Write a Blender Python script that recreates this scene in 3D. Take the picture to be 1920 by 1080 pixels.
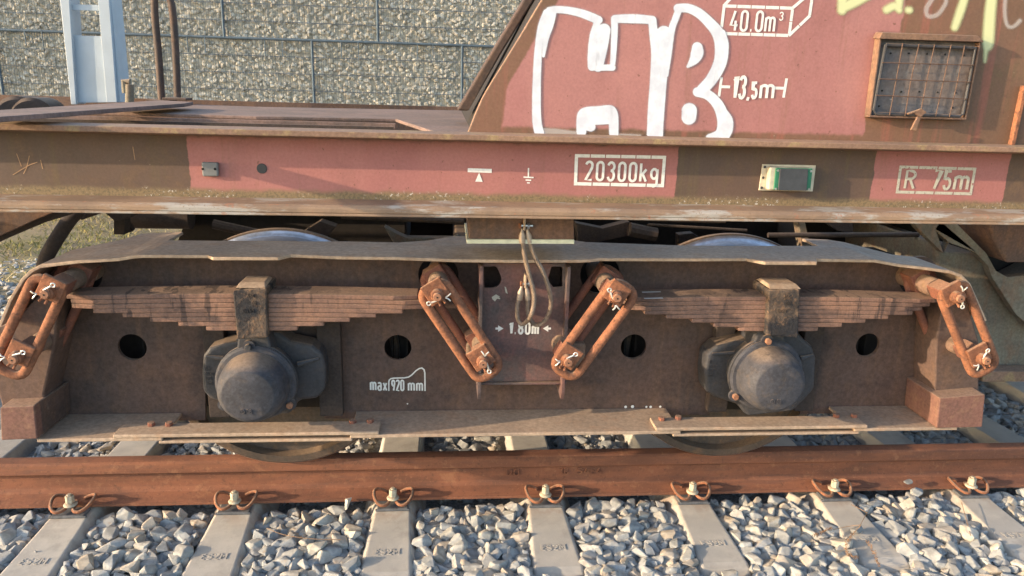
import bpy, bmesh, math, random
import numpy as np
from mathutils import Vector, Matrix
from mathutils.geometry import tessellate_polygon
random.seed(7); rng = np.random.default_rng(7)
for o in list(bpy.data.objects): bpy.data.objects.remove(o)
SC = bpy.context.scene; COL = SC.collection
R = math.radians

# ------------------------------------------------------------ camera
CAM = Vector((-0.4236, -2.8536, 1.5204)); YAW, PIT, ROL, FPX = 0.0936, 0.2705, 0.0296, 1400.0
FW = Vector((math.sin(YAW)*math.cos(PIT), math.cos(YAW)*math.cos(PIT), -math.sin(PIT)))
_r = Vector((math.cos(YAW), -math.sin(YAW), 0)); _u = _r.cross(FW)
RT = _r*math.cos(ROL) + _u*math.sin(ROL); UP = _u*math.cos(ROL) - _r*math.sin(ROL)
cd = bpy.data.cameras.new('camera'); cam = bpy.data.objects.new('camera', cd); COL.objects.link(cam)
cd.sensor_width = 36; cd.lens = FPX/1920*36; cd.clip_start = 0.05; cd.clip_end = 500
m = Matrix((RT, UP, -FW)).transposed().to_4x4(); m.translation = CAM; cam.matrix_world = m
SC.camera = cam

# ------------------------------------------------------------ daylight
SUN = Vector((-1.0, -0.24, 0.25)).normalized()
elev = math.asin(SUN.z); azim = math.atan2(SUN.x, SUN.y)
W = bpy.data.worlds.new('World'); SC.world = W; W.use_nodes = True
nt = W.node_tree; bg = nt.nodes['Background']; sky = nt.nodes.new('ShaderNodeTexSky')
sky.sky_type = 'NISHITA'; sky.sun_disc = False; sky.sun_elevation = elev; sky.sun_rotation = azim
sky.air_density = 1.0; sky.dust_density = 1.5; sky.ozone_density = 1.0
nt.links.new(sky.outputs[0], bg.inputs[0]); bg.inputs[1].default_value = 0.15
sd = bpy.data.lights.new('sun', 'SUN'); sun = bpy.data.objects.new('sun', sd); COL.objects.link(sun)
sd.energy = 2.2; sd.angle = R(0.5); sd.color = (1.0, 0.76, 0.50)
sun.rotation_euler = SUN.to_track_quat('Z', 'Y').to_euler()
SC.view_settings.view_transform = 'Standard'; SC.view_settings.look = 'None'
SC.view_settings.exposure = 1.80; SC.view_settings.gamma = 1.0

# ------------------------------------------------------------ helpers
def ray(px, py): return FW + RT*((px-960)/FPX) - UP*((py-540)/FPX)
def P(px, py, Y):                       # the point seen at (px,py) of the 1920 px picture on the plane y=Y
    d = ray(px, py); return CAM + d*((Y-CAM.y)/d.y)
def PZ(px, py, Z):
    d = ray(px, py); return CAM + d*((Z-CAM.z)/d.z)
def proj(p):
    d = Vector(p)-CAM; z = d.dot(FW); return 960+FPX*d.dot(RT)/z, 540-FPX*d.dot(UP)/z
def solveY(X, Z, py):                   # y at which (X,y,Z) shows on picture row py
    a, b = -1.2, 1.5
    for _ in range(30):
        c = (a+b)/2
        if proj((X, c, Z))[1] > py: a = c
        else: b = c
    return (a+b)/2
def tag(o, label=None, cat=None, group=None, kind=None):
    if label: o['label'] = label
    if cat: o['category'] = cat
    if group: o['group'] = group
    if kind: o['kind'] = kind
    return o
def root(name, loc, label, cat, group=None):
    o = bpy.data.objects.new(name, None); COL.objects.link(o); o.location = loc; o.empty_display_size = .1
    return tag(o, label, cat, group)
ROOTLOC = {}
def wl(o):                              # world location of a thing or part built without rotation
    l = Vector(o.location)
    return l if o.parent is None else l + wl(o.parent) + Vector(o.matrix_parent_inverse.translation)
def link(o, parent=None, local=False):
    COL.objects.link(o)
    if parent is not None:
        o.parent = parent
        if not local: o.matrix_parent_inverse = Matrix.Translation(-wl(parent))
    return o
class MB:
    def __init__(s): s.v = []; s.f = []; s.c = []
    def add(s, v, f, a=None):
        n = len(s.v); s.v += [tuple(x) for x in v]; s.f += [tuple(i+n for i in q) for q in f]
        s.c += list(a) if a is not None else [1.0]*len(v); return s
    def box(s, x0, x1, y0, y1, z0, z1, M=None):
        v = [Vector((x, y, z)) for x in (x0, x1) for y in (y0, y1) for z in (z0, z1)]
        if M: v = [M @ p for p in v]
        return s.add(v, [(0,1,3,2),(4,6,7,5),(0,4,5,1),(2,3,7,6),(0,2,6,4),(1,5,7,3)])
    def prism(s, loops, y0, y1, axis='y', M=None):   # loops of (x,z) extruded from y0 (front) to y1; axis z: loops of (x,y)
        f3 = (lambda p, t: Vector((p[0], t, p[1]))) if axis == 'y' else ((lambda p, t: Vector((p[0], p[1], t))) if axis == 'z' else (lambda p, t: Vector((t, p[0], p[1]))))
        flat = [p for l in loops for p in l]; n = len(flat)
        tri = tessellate_polygon([[Vector((p[0], p[1], 0)) for p in l] for l in loops])
        v = [f3(p, y0) for p in flat] + [f3(p, y1) for p in flat]
        f = [tuple(t) for t in tri] + [tuple(i+n for i in reversed(t)) for t in tri]
        k = 0
        for l in loops:
            c = len(l)
            for i in range(c): f.append((k+i, k+(i+1) % c, k+(i+1) % c+n, k+i+n))
            k += c
        if M: v = [M @ p for p in v]
        return s.add(v, f)
    def tube(s, pts, r, n=10, closed=False, caps=True):
        pts = [Vector(p) for p in pts]; c = len(pts); rr = r if isinstance(r, (list, tuple)) else [r]*c
        v = []; T = []
        for i in range(c):
            a = pts[i-1] if (i > 0 or closed) else pts[i]; b = pts[(i+1) % c] if (i < c-1 or closed) else pts[i]
            T.append((b-a).normalized())
        nrm = T[0].orthogonal().normalized()
        for i in range(c):
            nrm = (nrm - T[i]*nrm.dot(T[i])).normalized(); bi = T[i].cross(nrm)
            for k in range(n):
                a = 2*math.pi*k/n; v.append(pts[i] + (nrm*math.cos(a)+bi*math.sin(a))*rr[i])
        f = []
        for i in range(c if closed else c-1):
            j = (i+1) % c; off = 0
            if closed and j == 0:
                best = min(range(n), key=lambda q: (v[q]-v[i*n]).length); off = best
            for k in range(n): f.append((i*n+k, i*n+(k+1) % n, j*n+(k+1+off) % n, j*n+(k+off) % n))
        if caps and not closed: f += [tuple(range(n-1, -1, -1)), tuple(range((c-1)*n, c*n))]
        return s.add(v, f)
    def lathe(s, prof, cx, cz, n=48, caps=True):        # prof (radius, y) about a y axis
        v = []; f = []; c = len(prof)
        for (r, y) in prof:
            for k in range(n):
                a = 2*math.pi*k/n; v.append((cx+r*math.cos(a), y, cz+r*math.sin(a)))
        for i in range(c-1):
            for k in range(n): f.append((i*n+k, i*n+(k+1) % n, (i+1)*n+(k+1) % n, (i+1)*n+k))
        if caps and prof[0][0] > 1e-4: f.append(tuple(range(n)))
        if caps and prof[-1][0] > 1e-4: f.append(tuple(range((c-1)*n+n-1, (c-1)*n-1, -1)))
        return s.add(v, f)
    def cyl(s, a, b, r, n=16): return s.tube([a, b], r, n)
    def build(s, name, mat, parent=None, bevel=0.0, smooth=False, seg=2, label=None, kind=None, local=False, attr=False, ang=35):
        me = bpy.data.meshes.new(name); me.from_pydata(s.v, [], s.f); me.update()
        bm = bmesh.new(); bm.from_mesh(me)
        if not attr: bmesh.ops.remove_doubles(bm, verts=bm.verts, dist=1e-6); bmesh.ops.recalc_face_normals(bm, faces=bm.faces)
        bm.to_mesh(me); bm.free()
        if attr:
            ca = me.color_attributes.new('a', 'FLOAT_COLOR', 'POINT')
            ca.data.foreach_set('color', np.repeat(np.array(s.c, dtype=np.float32), 4))
        me.materials.append(mat)
        if smooth:
            me.polygons.foreach_set('use_smooth', [True]*len(me.polygons)); me.set_sharp_from_angle(angle=R(ang))
        o = bpy.data.objects.new(name, me); link(o, parent, local); tag(o, label, kind=kind)
        if bevel:
            b = o.modifiers.new('bevel', 'BEVEL'); b.width = bevel; b.segments = seg; b.limit_method = 'ANGLE'; b.angle_limit = R(35)
            b.harden_normals = False
        return o
def spath(pts, sub=6, closed=False):    # Catmull-Rom
    pts = [Vector(p) for p in pts]; n = len(pts); out = []
    rngi = range(n) if closed else range(n-1)
    for i in rngi:
        g = (lambda k: pts[k % n]) if closed else (lambda k: pts[max(0, min(n-1, k))])
        a, b, c, d = g(i-1), g(i), g(i+1), g(i+2)
        for k in range(sub):
            t = k/sub
            out.append(0.5*((2*b)+(c-a)*t+(2*a-5*b+4*c-d)*t*t+(3*b-a-3*c+d)*t**3))
    if not closed: out.append(pts[-1])
    return out
def pl(pts, Y): return [(lambda q: (q.x, q.z))(P(x, y, Y)) for x, y in pts]
def circ(cx, cz, r, n=28): return [(cx+r*math.cos(2*math.pi*k/n), cz+r*math.sin(2*math.pi*k/n)) for k in range(n)]

# ------------------------------------------------------------ materials
class NT:
    def __init__(s, name):
        s.m = bpy.data.materials.new(name); s.m.use_nodes = True; s.t = s.m.node_tree
        s.b = s.t.nodes['Principled BSDF']; s.pos = s.t.nodes.new('ShaderNodeNewGeometry').outputs['Position']
    def node(s, typ, ins={}, **kw):
        n = s.t.nodes.new(typ)
        for k, v in kw.items(): setattr(n, k, v)
        for k, v in ins.items(): s.set(n.inputs[k], v)
        return n
    def set(s, sock, v):
        if isinstance(v, bpy.types.NodeSocket): s.t.links.new(v, sock)
        elif isinstance(v, (tuple, list)) and len(v) == 3 and sock.type == 'RGBA': sock.default_value = (*v, 1)
        else: sock.default_value = v
    def math(s, op, a, b=0.0, c=0.0, clamp=False):
        n = s.node('ShaderNodeMath', operation=op, use_clamp=clamp); s.set(n.inputs[0], a); s.set(n.inputs[1], b); s.set(n.inputs[2], c); return n.outputs[0]
    def mix(s, f, a, b, bt='MIX'):
        n = s.node('ShaderNodeMix', data_type='RGBA', blend_type=bt); s.set(n.inputs[0], f); s.set(n.inputs[6], a); s.set(n.inputs[7], b); return n.outputs[2]
    def noise(s, scale, detail=4, rough=.6, vec=None, stretch=None, off=0.0):
        v = vec or s.pos
        if stretch or off:
            mp = s.node('ShaderNodeMapping', {'Vector': v, 'Scale': stretch or (1, 1, 1), 'Location': (off, off*1.7, off*.6)}); v = mp.outputs[0]
        return s.node('ShaderNodeTexNoise', {'Vector': v, 'Scale': scale, 'Detail': detail, 'Roughness': rough}).outputs['Fac']
    def step(s, x, lo, hi, a=0.0, b=1.0):
        n = s.node('ShaderNodeMapRange', interpolation_type='SMOOTHSTEP'); s.set(n.inputs[0], x)
        for i, q in enumerate((lo, hi, a, b)): s.set(n.inputs[i+1], q)
        return n.outputs[0]
    def xyz(s):
        n = s.node('ShaderNodeSeparateXYZ', {0: s.pos}); return n.outputs
    def done(s, col, rough=.8, metal=0.0, bump=None, bstr=.4, bdist=.003, spec=.3):
        s.set(s.b.inputs['Base Color'], col); s.set(s.b.inputs['Roughness'], rough); s.set(s.b.inputs['Metallic'], metal)
        s.b.inputs['Specular IOR Level'].default_value = spec
        if bump is not None:
            bn = s.node('ShaderNodeBump', {'Height': bump, 'Strength': bstr, 'Distance': bdist}); s.set(s.b.inputs['Normal'], bn.outputs[0])
        return s.m
def weather(name, c1, c2, c3, scale=6, rough=.8, bump=.35, dirt=.5, streak=.25, metal=0.0, fine=90, spots=None, grease=0.0, spec=.3, bd=.002, dust=.55, oil=None, drip=0.0):
    g = NT(name)
    big = g.noise(scale, 5, .62); fn = g.noise(fine, 4, .7, off=3); mid = g.noise(scale*4, 5, .65, off=9)
    col = g.mix(g.step(big, .38, .62), c1, c2)
    col = g.mix(g.math('MULTIPLY', g.step(mid, .5, .68), dirt), col, c3)
    if streak:
        st = g.noise(9, 4, .6, stretch=(3.2, 3.2, .22), off=5)
        col = g.mix(g.math('MULTIPLY', g.step(st, .48, .7), streak), col, c3)
    up = g.node('ShaderNodeSeparateXYZ', {0: g.t.nodes['Geometry'].outputs['Normal']}).outputs[2]
    col = g.mix(g.math('MULTIPLY', g.step(up, .6, .95), dust), col, (.31, .225, .16))      # dust settled on upward faces
    if grease:
        gz = g.noise(5, 6, .7, off=21); col = g.mix(g.math('MULTIPLY', g.step(gz, .52, .6), grease), col, (.02, .022, .028))
    if oil:
        X, _, Z = g.xyz(); mk_ = None
        for (ox, oz, r_) in oil:
            d = g.math('SQRT', g.math('ADD', g.math('POWER', g.math('SUBTRACT', X, ox), 2), g.math('MULTIPLY', g.math('POWER', g.math('SUBTRACT', Z, oz), 2), .8)))
            k_ = g.step(g.math('ADD', d, g.math('MULTIPLY', g.math('SUBTRACT', g.noise(7, 5, .65, off=41), .5), .35)), r_*.55, r_, 1, 0); mk_ = k_ if mk_ is None else g.math('MAXIMUM', mk_, k_)
        col = g.mix(g.math('MULTIPLY', mk_, .72), col, (.034, .031, .034))
    if drip:
        dn = g.noise(26, 4, .6, stretch=(1.6, .5, .22), off=51); dz = g.noise(2.6, 3, .5, off=55)
        col = g.mix(g.math('MULTIPLY', g.math('MULTIPLY', g.step(dn, .54, .60), g.step(dz, .46, .56)), drip), col, (.022, .022, .027))
    if spots:
        sp = g.noise(38, 2, .5, off=31); col = g.mix(g.step(sp, .74, .77), col, spots)
    v = g.step(fn, .2, .8, .72, 1.25)
    col = g.mix(1.0, col, g.node('ShaderNodeCombineXYZ', {0: v, 1: v, 2: v}).outputs[0], 'MULTIPLY')
    h = g.math('ADD', g.math('MULTIPLY', fn, .6), mid)
    return g.done(col, g.step(mid, .3, .7, rough-.08, min(1, rough+.12)), metal, h, bump, bd, spec)
def plain(name, c, rough=.6, metal=0.0, var=.15, scale=40, spec=.4, bump=0):
    g = NT(name); n = g.noise(scale, 4, .6)
    v = g.step(n, .25, .75, 1-var, 1+var)
    col = g.mix(1.0, c, g.node('ShaderNodeCombineXYZ', {0: v, 1: v, 2: v}).outputs[0], 'MULTIPLY')
    return g.done(col, rough, metal, n if bump else None, bump, .002, spec)

M = {}
M['frame'] = weather('bogie_steel', (.118, .074, .060), (.090, .062, .054), (.150, .090, .062), 3.0, .75, .35, .45, .5, grease=.2, fine=70, oil=[(P(480, 700, -.22).x, P(480, 700, -.22).z, .30), (P(1440, 690, -.22).x, P(1440, 690, -.22).z, .28)])
M['flange'] = weather('dusty_flange', (.43, .32, .235), (.33, .25, .19), (.40, .25, .16), 3.5, .75, .35, .55, 0, dust=.3, fine=60)
M['plate'] = weather('bracket_paint', (.15, .085, .078), (.10, .08, .08), (.2, .09, .08), 5, .62, .2, .5, .3, grease=.3)
M['rust'] = weather('orange_rust', (.30, .125, .068), (.19, .082, .048), (.11, .06, .045), 14, .88, 1.0, .75, .15, fine=110)
M['rustdark'] = weather('dark_rust', (.24, .095, .062), (.18, .08, .06), (.12, .06, .05), 14, .88, .8, .5, .15, fine=220)
M['pin'] = weather('pin_rust', (.33, .16, .095), (.27, .13, .08), (.15, .09, .07), 25, .7, .6, .5, 0, fine=200)
M['leaf'] = weather('leaf_steel', (.25, .14, .10), (.19, .112, .088), (.13, .09, .08), 9, .8, .5, .45, 0, grease=.35, fine=130, drip=.65)
M['buckle'] = weather('buckle_crust', (.11, .08, .062), (.05, .042, .04), (.22, .13, .08), 16, .85, 1.0, .7, .1, grease=.9, fine=90, bd=.006)
M['box'] = weather('axle_box_black', (.050, .050, .058), (.038, .038, .043), (.085, .066, .055), 6, .6, .35, .4, 0, grease=.2, spec=.4)
M['cap'] = weather('axle_cap_grey', (.062, .062, .074), (.048, .048, .058), (.11, .088, .074), 7, .68, .25, .45, 0, grease=.45, spec=.3)
M['brown'] = weather('brown_paint', (.15, .085, .06), (.11, .072, .058), (.22, .12, .07), 5, .75, .25, .5, .4)
M['dark'] = weather('underframe_dark', (.06, .045, .04), (.045, .036, .034), (.085, .06, .045), 5, .85, .3, .4, .2)
M['green'] = weather('chute_steel', (.21, .19, .145), (.15, .13, .105), (.22, .135, .09), 3, .8, .3, .55, .5)
M['deck'] = weather('deck_plate', (.21, .14, .12), (.13, .095, .085), (.24, .155, .12), 5, .8, .35, .5, 0, dust=.25)
M['galv'] = plain('galvanised', (.37, .43, .49), .5, 0, .06, 9)
M['steel'] = plain('worn_steel', (.55, .58, .62), .28, .9, .2)
M['wheel'] = weather('wheel_dark', (.10, .072, .056), (.065, .052, .045), (.20, .115, .06), 6, .6, .2, .4, 0)
M['pinwhite'] = plain('cotter_zinc', (.75, .73, .68), .35, .5, .1)
M['hatchin'] = weather('hatch_sheet', (.16, .13, .12), (.10, .10, .115), (.20, .185, .18), 7, .6, .2, .7, .1, grease=.4, spots=(.5, .48, .45))
M['hatchrim'] = weather('hatch_rim', (.22, .13, .085), (.16, .095, .07), (.12, .09, .075), 9, .75, .4, .5, .1)
M['scr'] = plain('scratch_rust', (.36, .22, .13), .8, 0, .2)
M['tread'] = plain('tyre_tread', (.50, .52, .56), .30, .9, .2)
M['lid'] = plain('box_lid_black', (.05, .055, .065), .5, 0, .15)
M['rope'] = plain('rope_steel', (.24, .18, .14), .6, .3, .25, 60)
M['ferrule'] = plain('ferrule', (.42, .33, .26), .5, .4, .25, 60)
M['boxgrey'] = plain('grey_plastic', (.16, .165, .17), .55, 0, .1)
M['black'] = plain('black_plastic', (.045, .045, .05), .4, 0, .15)
M['lidgreen'] = plain('green_plastic', (.03, .17, .10), .5, 0, .1)
M['cream'] = plain('cream_plastic', (.62, .62, .46), .55, 0, .12)
M['alu'] = plain('cream_metal', (.55, .50, .40), .5, .2, .15)
M['deepshade'] = plain('painted_shade_dark', (.022, .018, .016), .9, 0, .2)  # near-black colour painted in for shade behind openings and under the body
M['hole'] = plain('hole_dark', (.012, .012, .012), .9, 0, 0)
M['bolt'] = weather('sleeper_bolt', (.48, .44, .34), (.40, .36, .28), (.33, .24, .15), 30, .7, .4, .5, 0)
M['guide'] = plain('guide_plate', (.10, .105, .115), .75, 0, .3, 60)
M['twig'] = plain('dry_stem', (.24, .15, .09), .85, 0, .3, 80)
M['seed'] = plain('seed_husk', (.22, .13, .075), .9, 0, .35, 120)
M['wire'] = plain('grid_wire', (.13, .08, .06), .75, .2, .3, 60)
M['mesh'] = plain('gabion_wire', (.13, .15, .17), .6, .3, .3, 20)
M['seam'] = plain('gabion_seam', (.085, .12, .155), .7, .3, .2, 20)
# rail: brown and orange rust with dark mill streaks
g = NT('rail_rust'); a = g.noise(6, 6, .65, stretch=(.5, 2, 2)); f = g.noise(85, 5, .8); s2 = g.noise(14, 5, .7, stretch=(.25, 1, 3), off=4)
c = g.mix(g.step(a, .36, .64), (.235, .098, .058), (.15, .068, .045)); c = g.mix(g.step(s2, .5, .7, 0, .6), c, (.13, .07, .055)); c = g.mix(g.step(f, .55, .72, 0, .6), c, (.36, .18, .10)); c = g.mix(g.step(g.noise(48, 5, .8, off=7), .54, .64, 0, .6), c, (.10, .052, .038)); c = g.mix(g.step(g.noise(17, 4, .7, off=11), .56, .7, 0, .5), c, (.30, .15, .085))
g.done(c, .85, 0, g.math('ADD', f, a), .8, .002, .25); M['rail'] = g.m
# concrete
g = NT('sleeper_concrete'); a = g.noise(7, 6, .65); f = g.noise(260, 4, .75); p = g.node('ShaderNodeTexVoronoi', {'Vector': g.pos, 'Scale': 130}).outputs['Distance']
c = g.mix(g.step(a, .35, .65), (.47, .435, .385), (.39, .365, .33)); c = g.mix(g.step(g.noise(22, 5, .7, off=3), .55, .72, 0, .4), c, (.29, .265, .235)); c = g.mix(g.step(p, .0, .13, .5, 0), c, (.16, .15, .14))
c = g.mix(g.step(f, .62, .8, 0, .5), c, (.58, .55, .5)); _, Yc, _z = g.xyz(); rs = g.math('MULTIPLY', g.step(g.math('ABSOLUTE', Yc), .26, .10), g.step(g.noise(9, 5, .7, off=17), .4, .62)); c = g.mix(g.math('MULTIPLY', rs, .55), c, (.26, .16, .10))
c = g.mix(g.math('MULTIPLY', g.step(g.noise(3.5, 6, .7, off=27), .50, .62), .45), c, (.27, .25, .225))
g.done(c, .92, 0, f, .6, .002, .2); M['concrete'] = g.m
def stone_mat(name, indiv, cols, tex=30):
    g = NT(name)
    if indiv: t = g.node('ShaderNodeObjectInfo').outputs['Random']
    else: t = g.node('ShaderNodeAttribute', attribute_name='a').outputs['Fac']
    r = g.node('ShaderNodeValToRGB', {0: t}); e = r.color_ramp.elements
    while len(e) < len(cols): e.new(.5)
    for i, (q, cc) in enumerate(cols): e[i].position = q; e[i].color = (*cc, 1)
    n = g.noise(tex, 6, .7); f = g.noise(tex*8, 4, .75)
    v = g.step(n, .3, .7, .72, 1.2); c = g.mix(1.0, r.outputs[0], g.node('ShaderNodeCombineXYZ', {0: v, 1: v, 2: v}).outputs[0], 'MULTIPLY')
    c = g.mix(g.step(g.noise(tex*.6, 4, .6, off=4), .6, .72, 0, .45), c, (.36, .25, .16))
    return g.done(c, .9, 0, g.math('ADD', n, g.math('MULTIPLY', f, .4)), .6, .004, .25)
BC = [(0, (.22, .225, .23)), (.18, (.34, .35, .35)), (.36, (.27, .285, .295)), (.52, (.41, .39, .345)), (.68, (.30, .315, .33)), (.84, (.40, .34, .27)), (1, (.47, .455, .415))]
M['stone'] = stone_mat('ballast_stone', False, BC); M['stone1'] = stone_mat('ballast_stone_single', True, BC)
GC = [(0, (.50, .47, .41)), (.2, (.68, .62, .51)), (.4, (.58, .55, .49)), (.6, (.76, .69, .57)), (.8, (.56, .52, .45)), (1, (.80, .75, .64))]
M['gstone'] = stone_mat('gabion_stone', False, GC, 14)
M['gback'] = plain('gabion_core', (.40, .37, .30), .95, 0, .4, 15)
g = NT('earth'); a = g.noise(1.2, 8, .7); f = g.noise(40, 6, .75)
c = g.mix(g.step(a, .4, .6), (.30, .25, .18), (.24, .215, .13)); c = g.mix(g.step(f, .5, .7, 0, .7), c, (.30, .25, .17)); g.done(c, .95, 0, f, 1.0, .02, .1); M['earth'] = g.m
M['grit'] = plain('ballast_grit', (.20, .195, .185), .95, 0, .5, 90)
g = NT('grass_blades'); t = g.node('ShaderNodeAttribute', attribute_name='a').outputs['Fac']
r = g.node('ShaderNodeValToRGB', {0: t}); e = r.color_ramp.elements; e.new(.35); e.new(.7)
for i, (q, cc) in enumerate([(0, (.17, .17, .06)), (.35, (.30, .26, .09)), (.7, (.46, .36, .15)), (1, (.50, .42, .26))]): e[i].position = q; e[i].color = (*cc, 1)
g.done(r.outputs[0], .8, 0, spec=.2); M['grass'] = g.m

def paint_mat(name, rects, Y, base, edge=.006, red=((.37, .155, .142), (.33, .135, .128)), dirtz=None, extra=None, sat=0):
    """brown weathered steel with freshly painted red rectangles; rects are (x0,x1,z0,z1)"""
    g = NT(name); X, _, Z = g.xyz()
    big = g.noise(2.5, 5, .62); mid = g.noise(13, 6, .68, off=2); fn = g.noise(120, 4, .72, off=5)
    b = g.mix(g.step(big, .4, .6), base[0], base[1]); b = g.mix(g.step(mid, .5, .7, 0, .55), b, base[2])
    st = g.noise(8, 5, .65, stretch=(3.5, 1, .16), off=6); b = g.mix(g.step(st, .5, .68, 0, .5), b, base[3])
    wob = g.math('MULTIPLY', g.math('SUBTRACT', g.noise(22, 4, .6, off=8), .5), edge*3)
    b = g.mix(g.step(g.noise(60, 3, .6, off=12), .70, .74, 0, .6), b, (.34, .27, .2))
    rd = g.mix(g.step(big, .35, .65), red[0], red[1]); rd = g.mix(g.step(g.noise(1.6, 3, .5, stretch=(2.2, 1, 1), off=14), .45, .58, 0, .35), rd, (.30, .12, .12))
    rd = g.mix(g.step(g.noise(45, 3, .6, off=17), .665, .71, 0, .75), rd, (.17, .08, .06)); rd = g.mix(g.step(g.noise(5, 5, .7, stretch=(1, 1, .5), off=33), .5, .66, 0, .28), rd, (.24, .11, .10))
    rd = g.mix(g.step(st, .55, .72, 0, .22+sat), rd, (.22, .12, .08))
    mask = None
    for (x0, x1, z0, z1) in rects:
        xx = g.math('ADD', X, wob); zz = g.math('ADD', Z, g.math('MULTIPLY', wob, 1.3))
        m1 = g.math('MULTIPLY', g.step(xx, x0-.002, x0+.002), g.step(xx, x1-.002, x1+.002, 1, 0))
        m2 = g.math('MULTIPLY', g.step(zz, z0-.006, z0+.006), g.step(zz, z1-.01, z1+.01, 1, 0))
        mm = g.math('MULTIPLY', m1, m2); mask = mm if mask is None else g.math('MAXIMUM', mask, mm)
    if extra: mask = extra(g, X, Z, wob, mask)
    c = g.mix(mask, b, rd)
    if dirtz:                                # mossy crust and lime specks where the web meets the lower flange
        z0, z1 = dirtz; k = g.step(g.math('ADD', Z, g.math('MULTIPLY', g.math('SUBTRACT', mid, .5), .03)), z0, z1, 1, 0)
        crust = g.mix(g.step(fn, .42, .6), (.24, .17, .095), (.13, .10, .06))
        c = g.mix(k, c, crust)
        lime = g.math('MULTIPLY', g.step(g.noise(75, 4, .75, off=19), .58, .63), g.math('MULTIPLY', k, g.step(g.noise(3, 3, .6, off=23), .48, .56)))
        c = g.mix(lime, c, (.55, .53, .50))
    v = g.step(fn, .2, .8, .86, 1.1); c = g.mix(1.0, c, g.node('ShaderNodeCombineXYZ', {0: v, 1: v, 2: v}).outputs[0], 'MULTIPLY')
    return g.done(c, g.step(mid, .3, .7, .55, .8), 0, g.math('ADD', mid, g.math('MULTIPLY', fn, .4)), .22, .002, .35)
g = NT('spray_white'); at = g.node('ShaderNodeAttribute', attribute_name='a').outputs['Fac']
n1 = g.noise(26, 3, .6); n2 = g.noise(300, 3, .7, off=3)
col = g.mix(g.step(n1, .35, .65), (.66, .69, .76), (.55, .58, .66)); g.done(col, .55, spec=.3)
al = g.step(g.math('ADD', at, g.math('MULTIPLY', g.math('SUBTRACT', n2, .5), .22)), .04, .80); al = g.math('MULTIPLY', al, g.step(g.noise(16, 4, .6, stretch=(2.4, 1, .35), off=9), .58, .75, 1, .78)); g.set(g.b.inputs['Alpha'], al); M['spray'] = g.m
g = NT('spray_yellow'); at = g.node('ShaderNodeAttribute', attribute_name='a').outputs['Fac']
g.done((.58, .60, .34), .55, spec=.3); g.set(g.b.inputs['Alpha'], g.step(g.math('ADD', at, g.math('MULTIPLY', g.math('SUBTRACT', g.noise(300, 3, .7), .5), .25)), .05, .8)); M['yspray'] = g.m
g = NT('spray_faint'); at = g.node('ShaderNodeAttribute', attribute_name='a').outputs['Fac']
g.done((.72, .68, .66), .6, spec=.3); g.set(g.b.inputs['Alpha'], g.math('MULTIPLY', g.step(at, .05, .9), .38)); M['fspray'] = g.m
def stencil(name, c, wear):
    g = NT(name); n = g.noise(70, 5, .75); g.done(g.mix(g.step(n, .4, .7), c, tuple(q*.8 for q in c)), .6, spec=.3)
    g.set(g.b.inputs['Alpha'], g.step(g.noise(95, 5, .75, off=6), wear-.05, wear+.05, 0, 1)); return g.m
M['stencil'] = stencil('stencil_white', (.74, .74, .72), .22); M['stencilworn'] = stencil('stencil_worn', (.47, .45, .38), .38)

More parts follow.
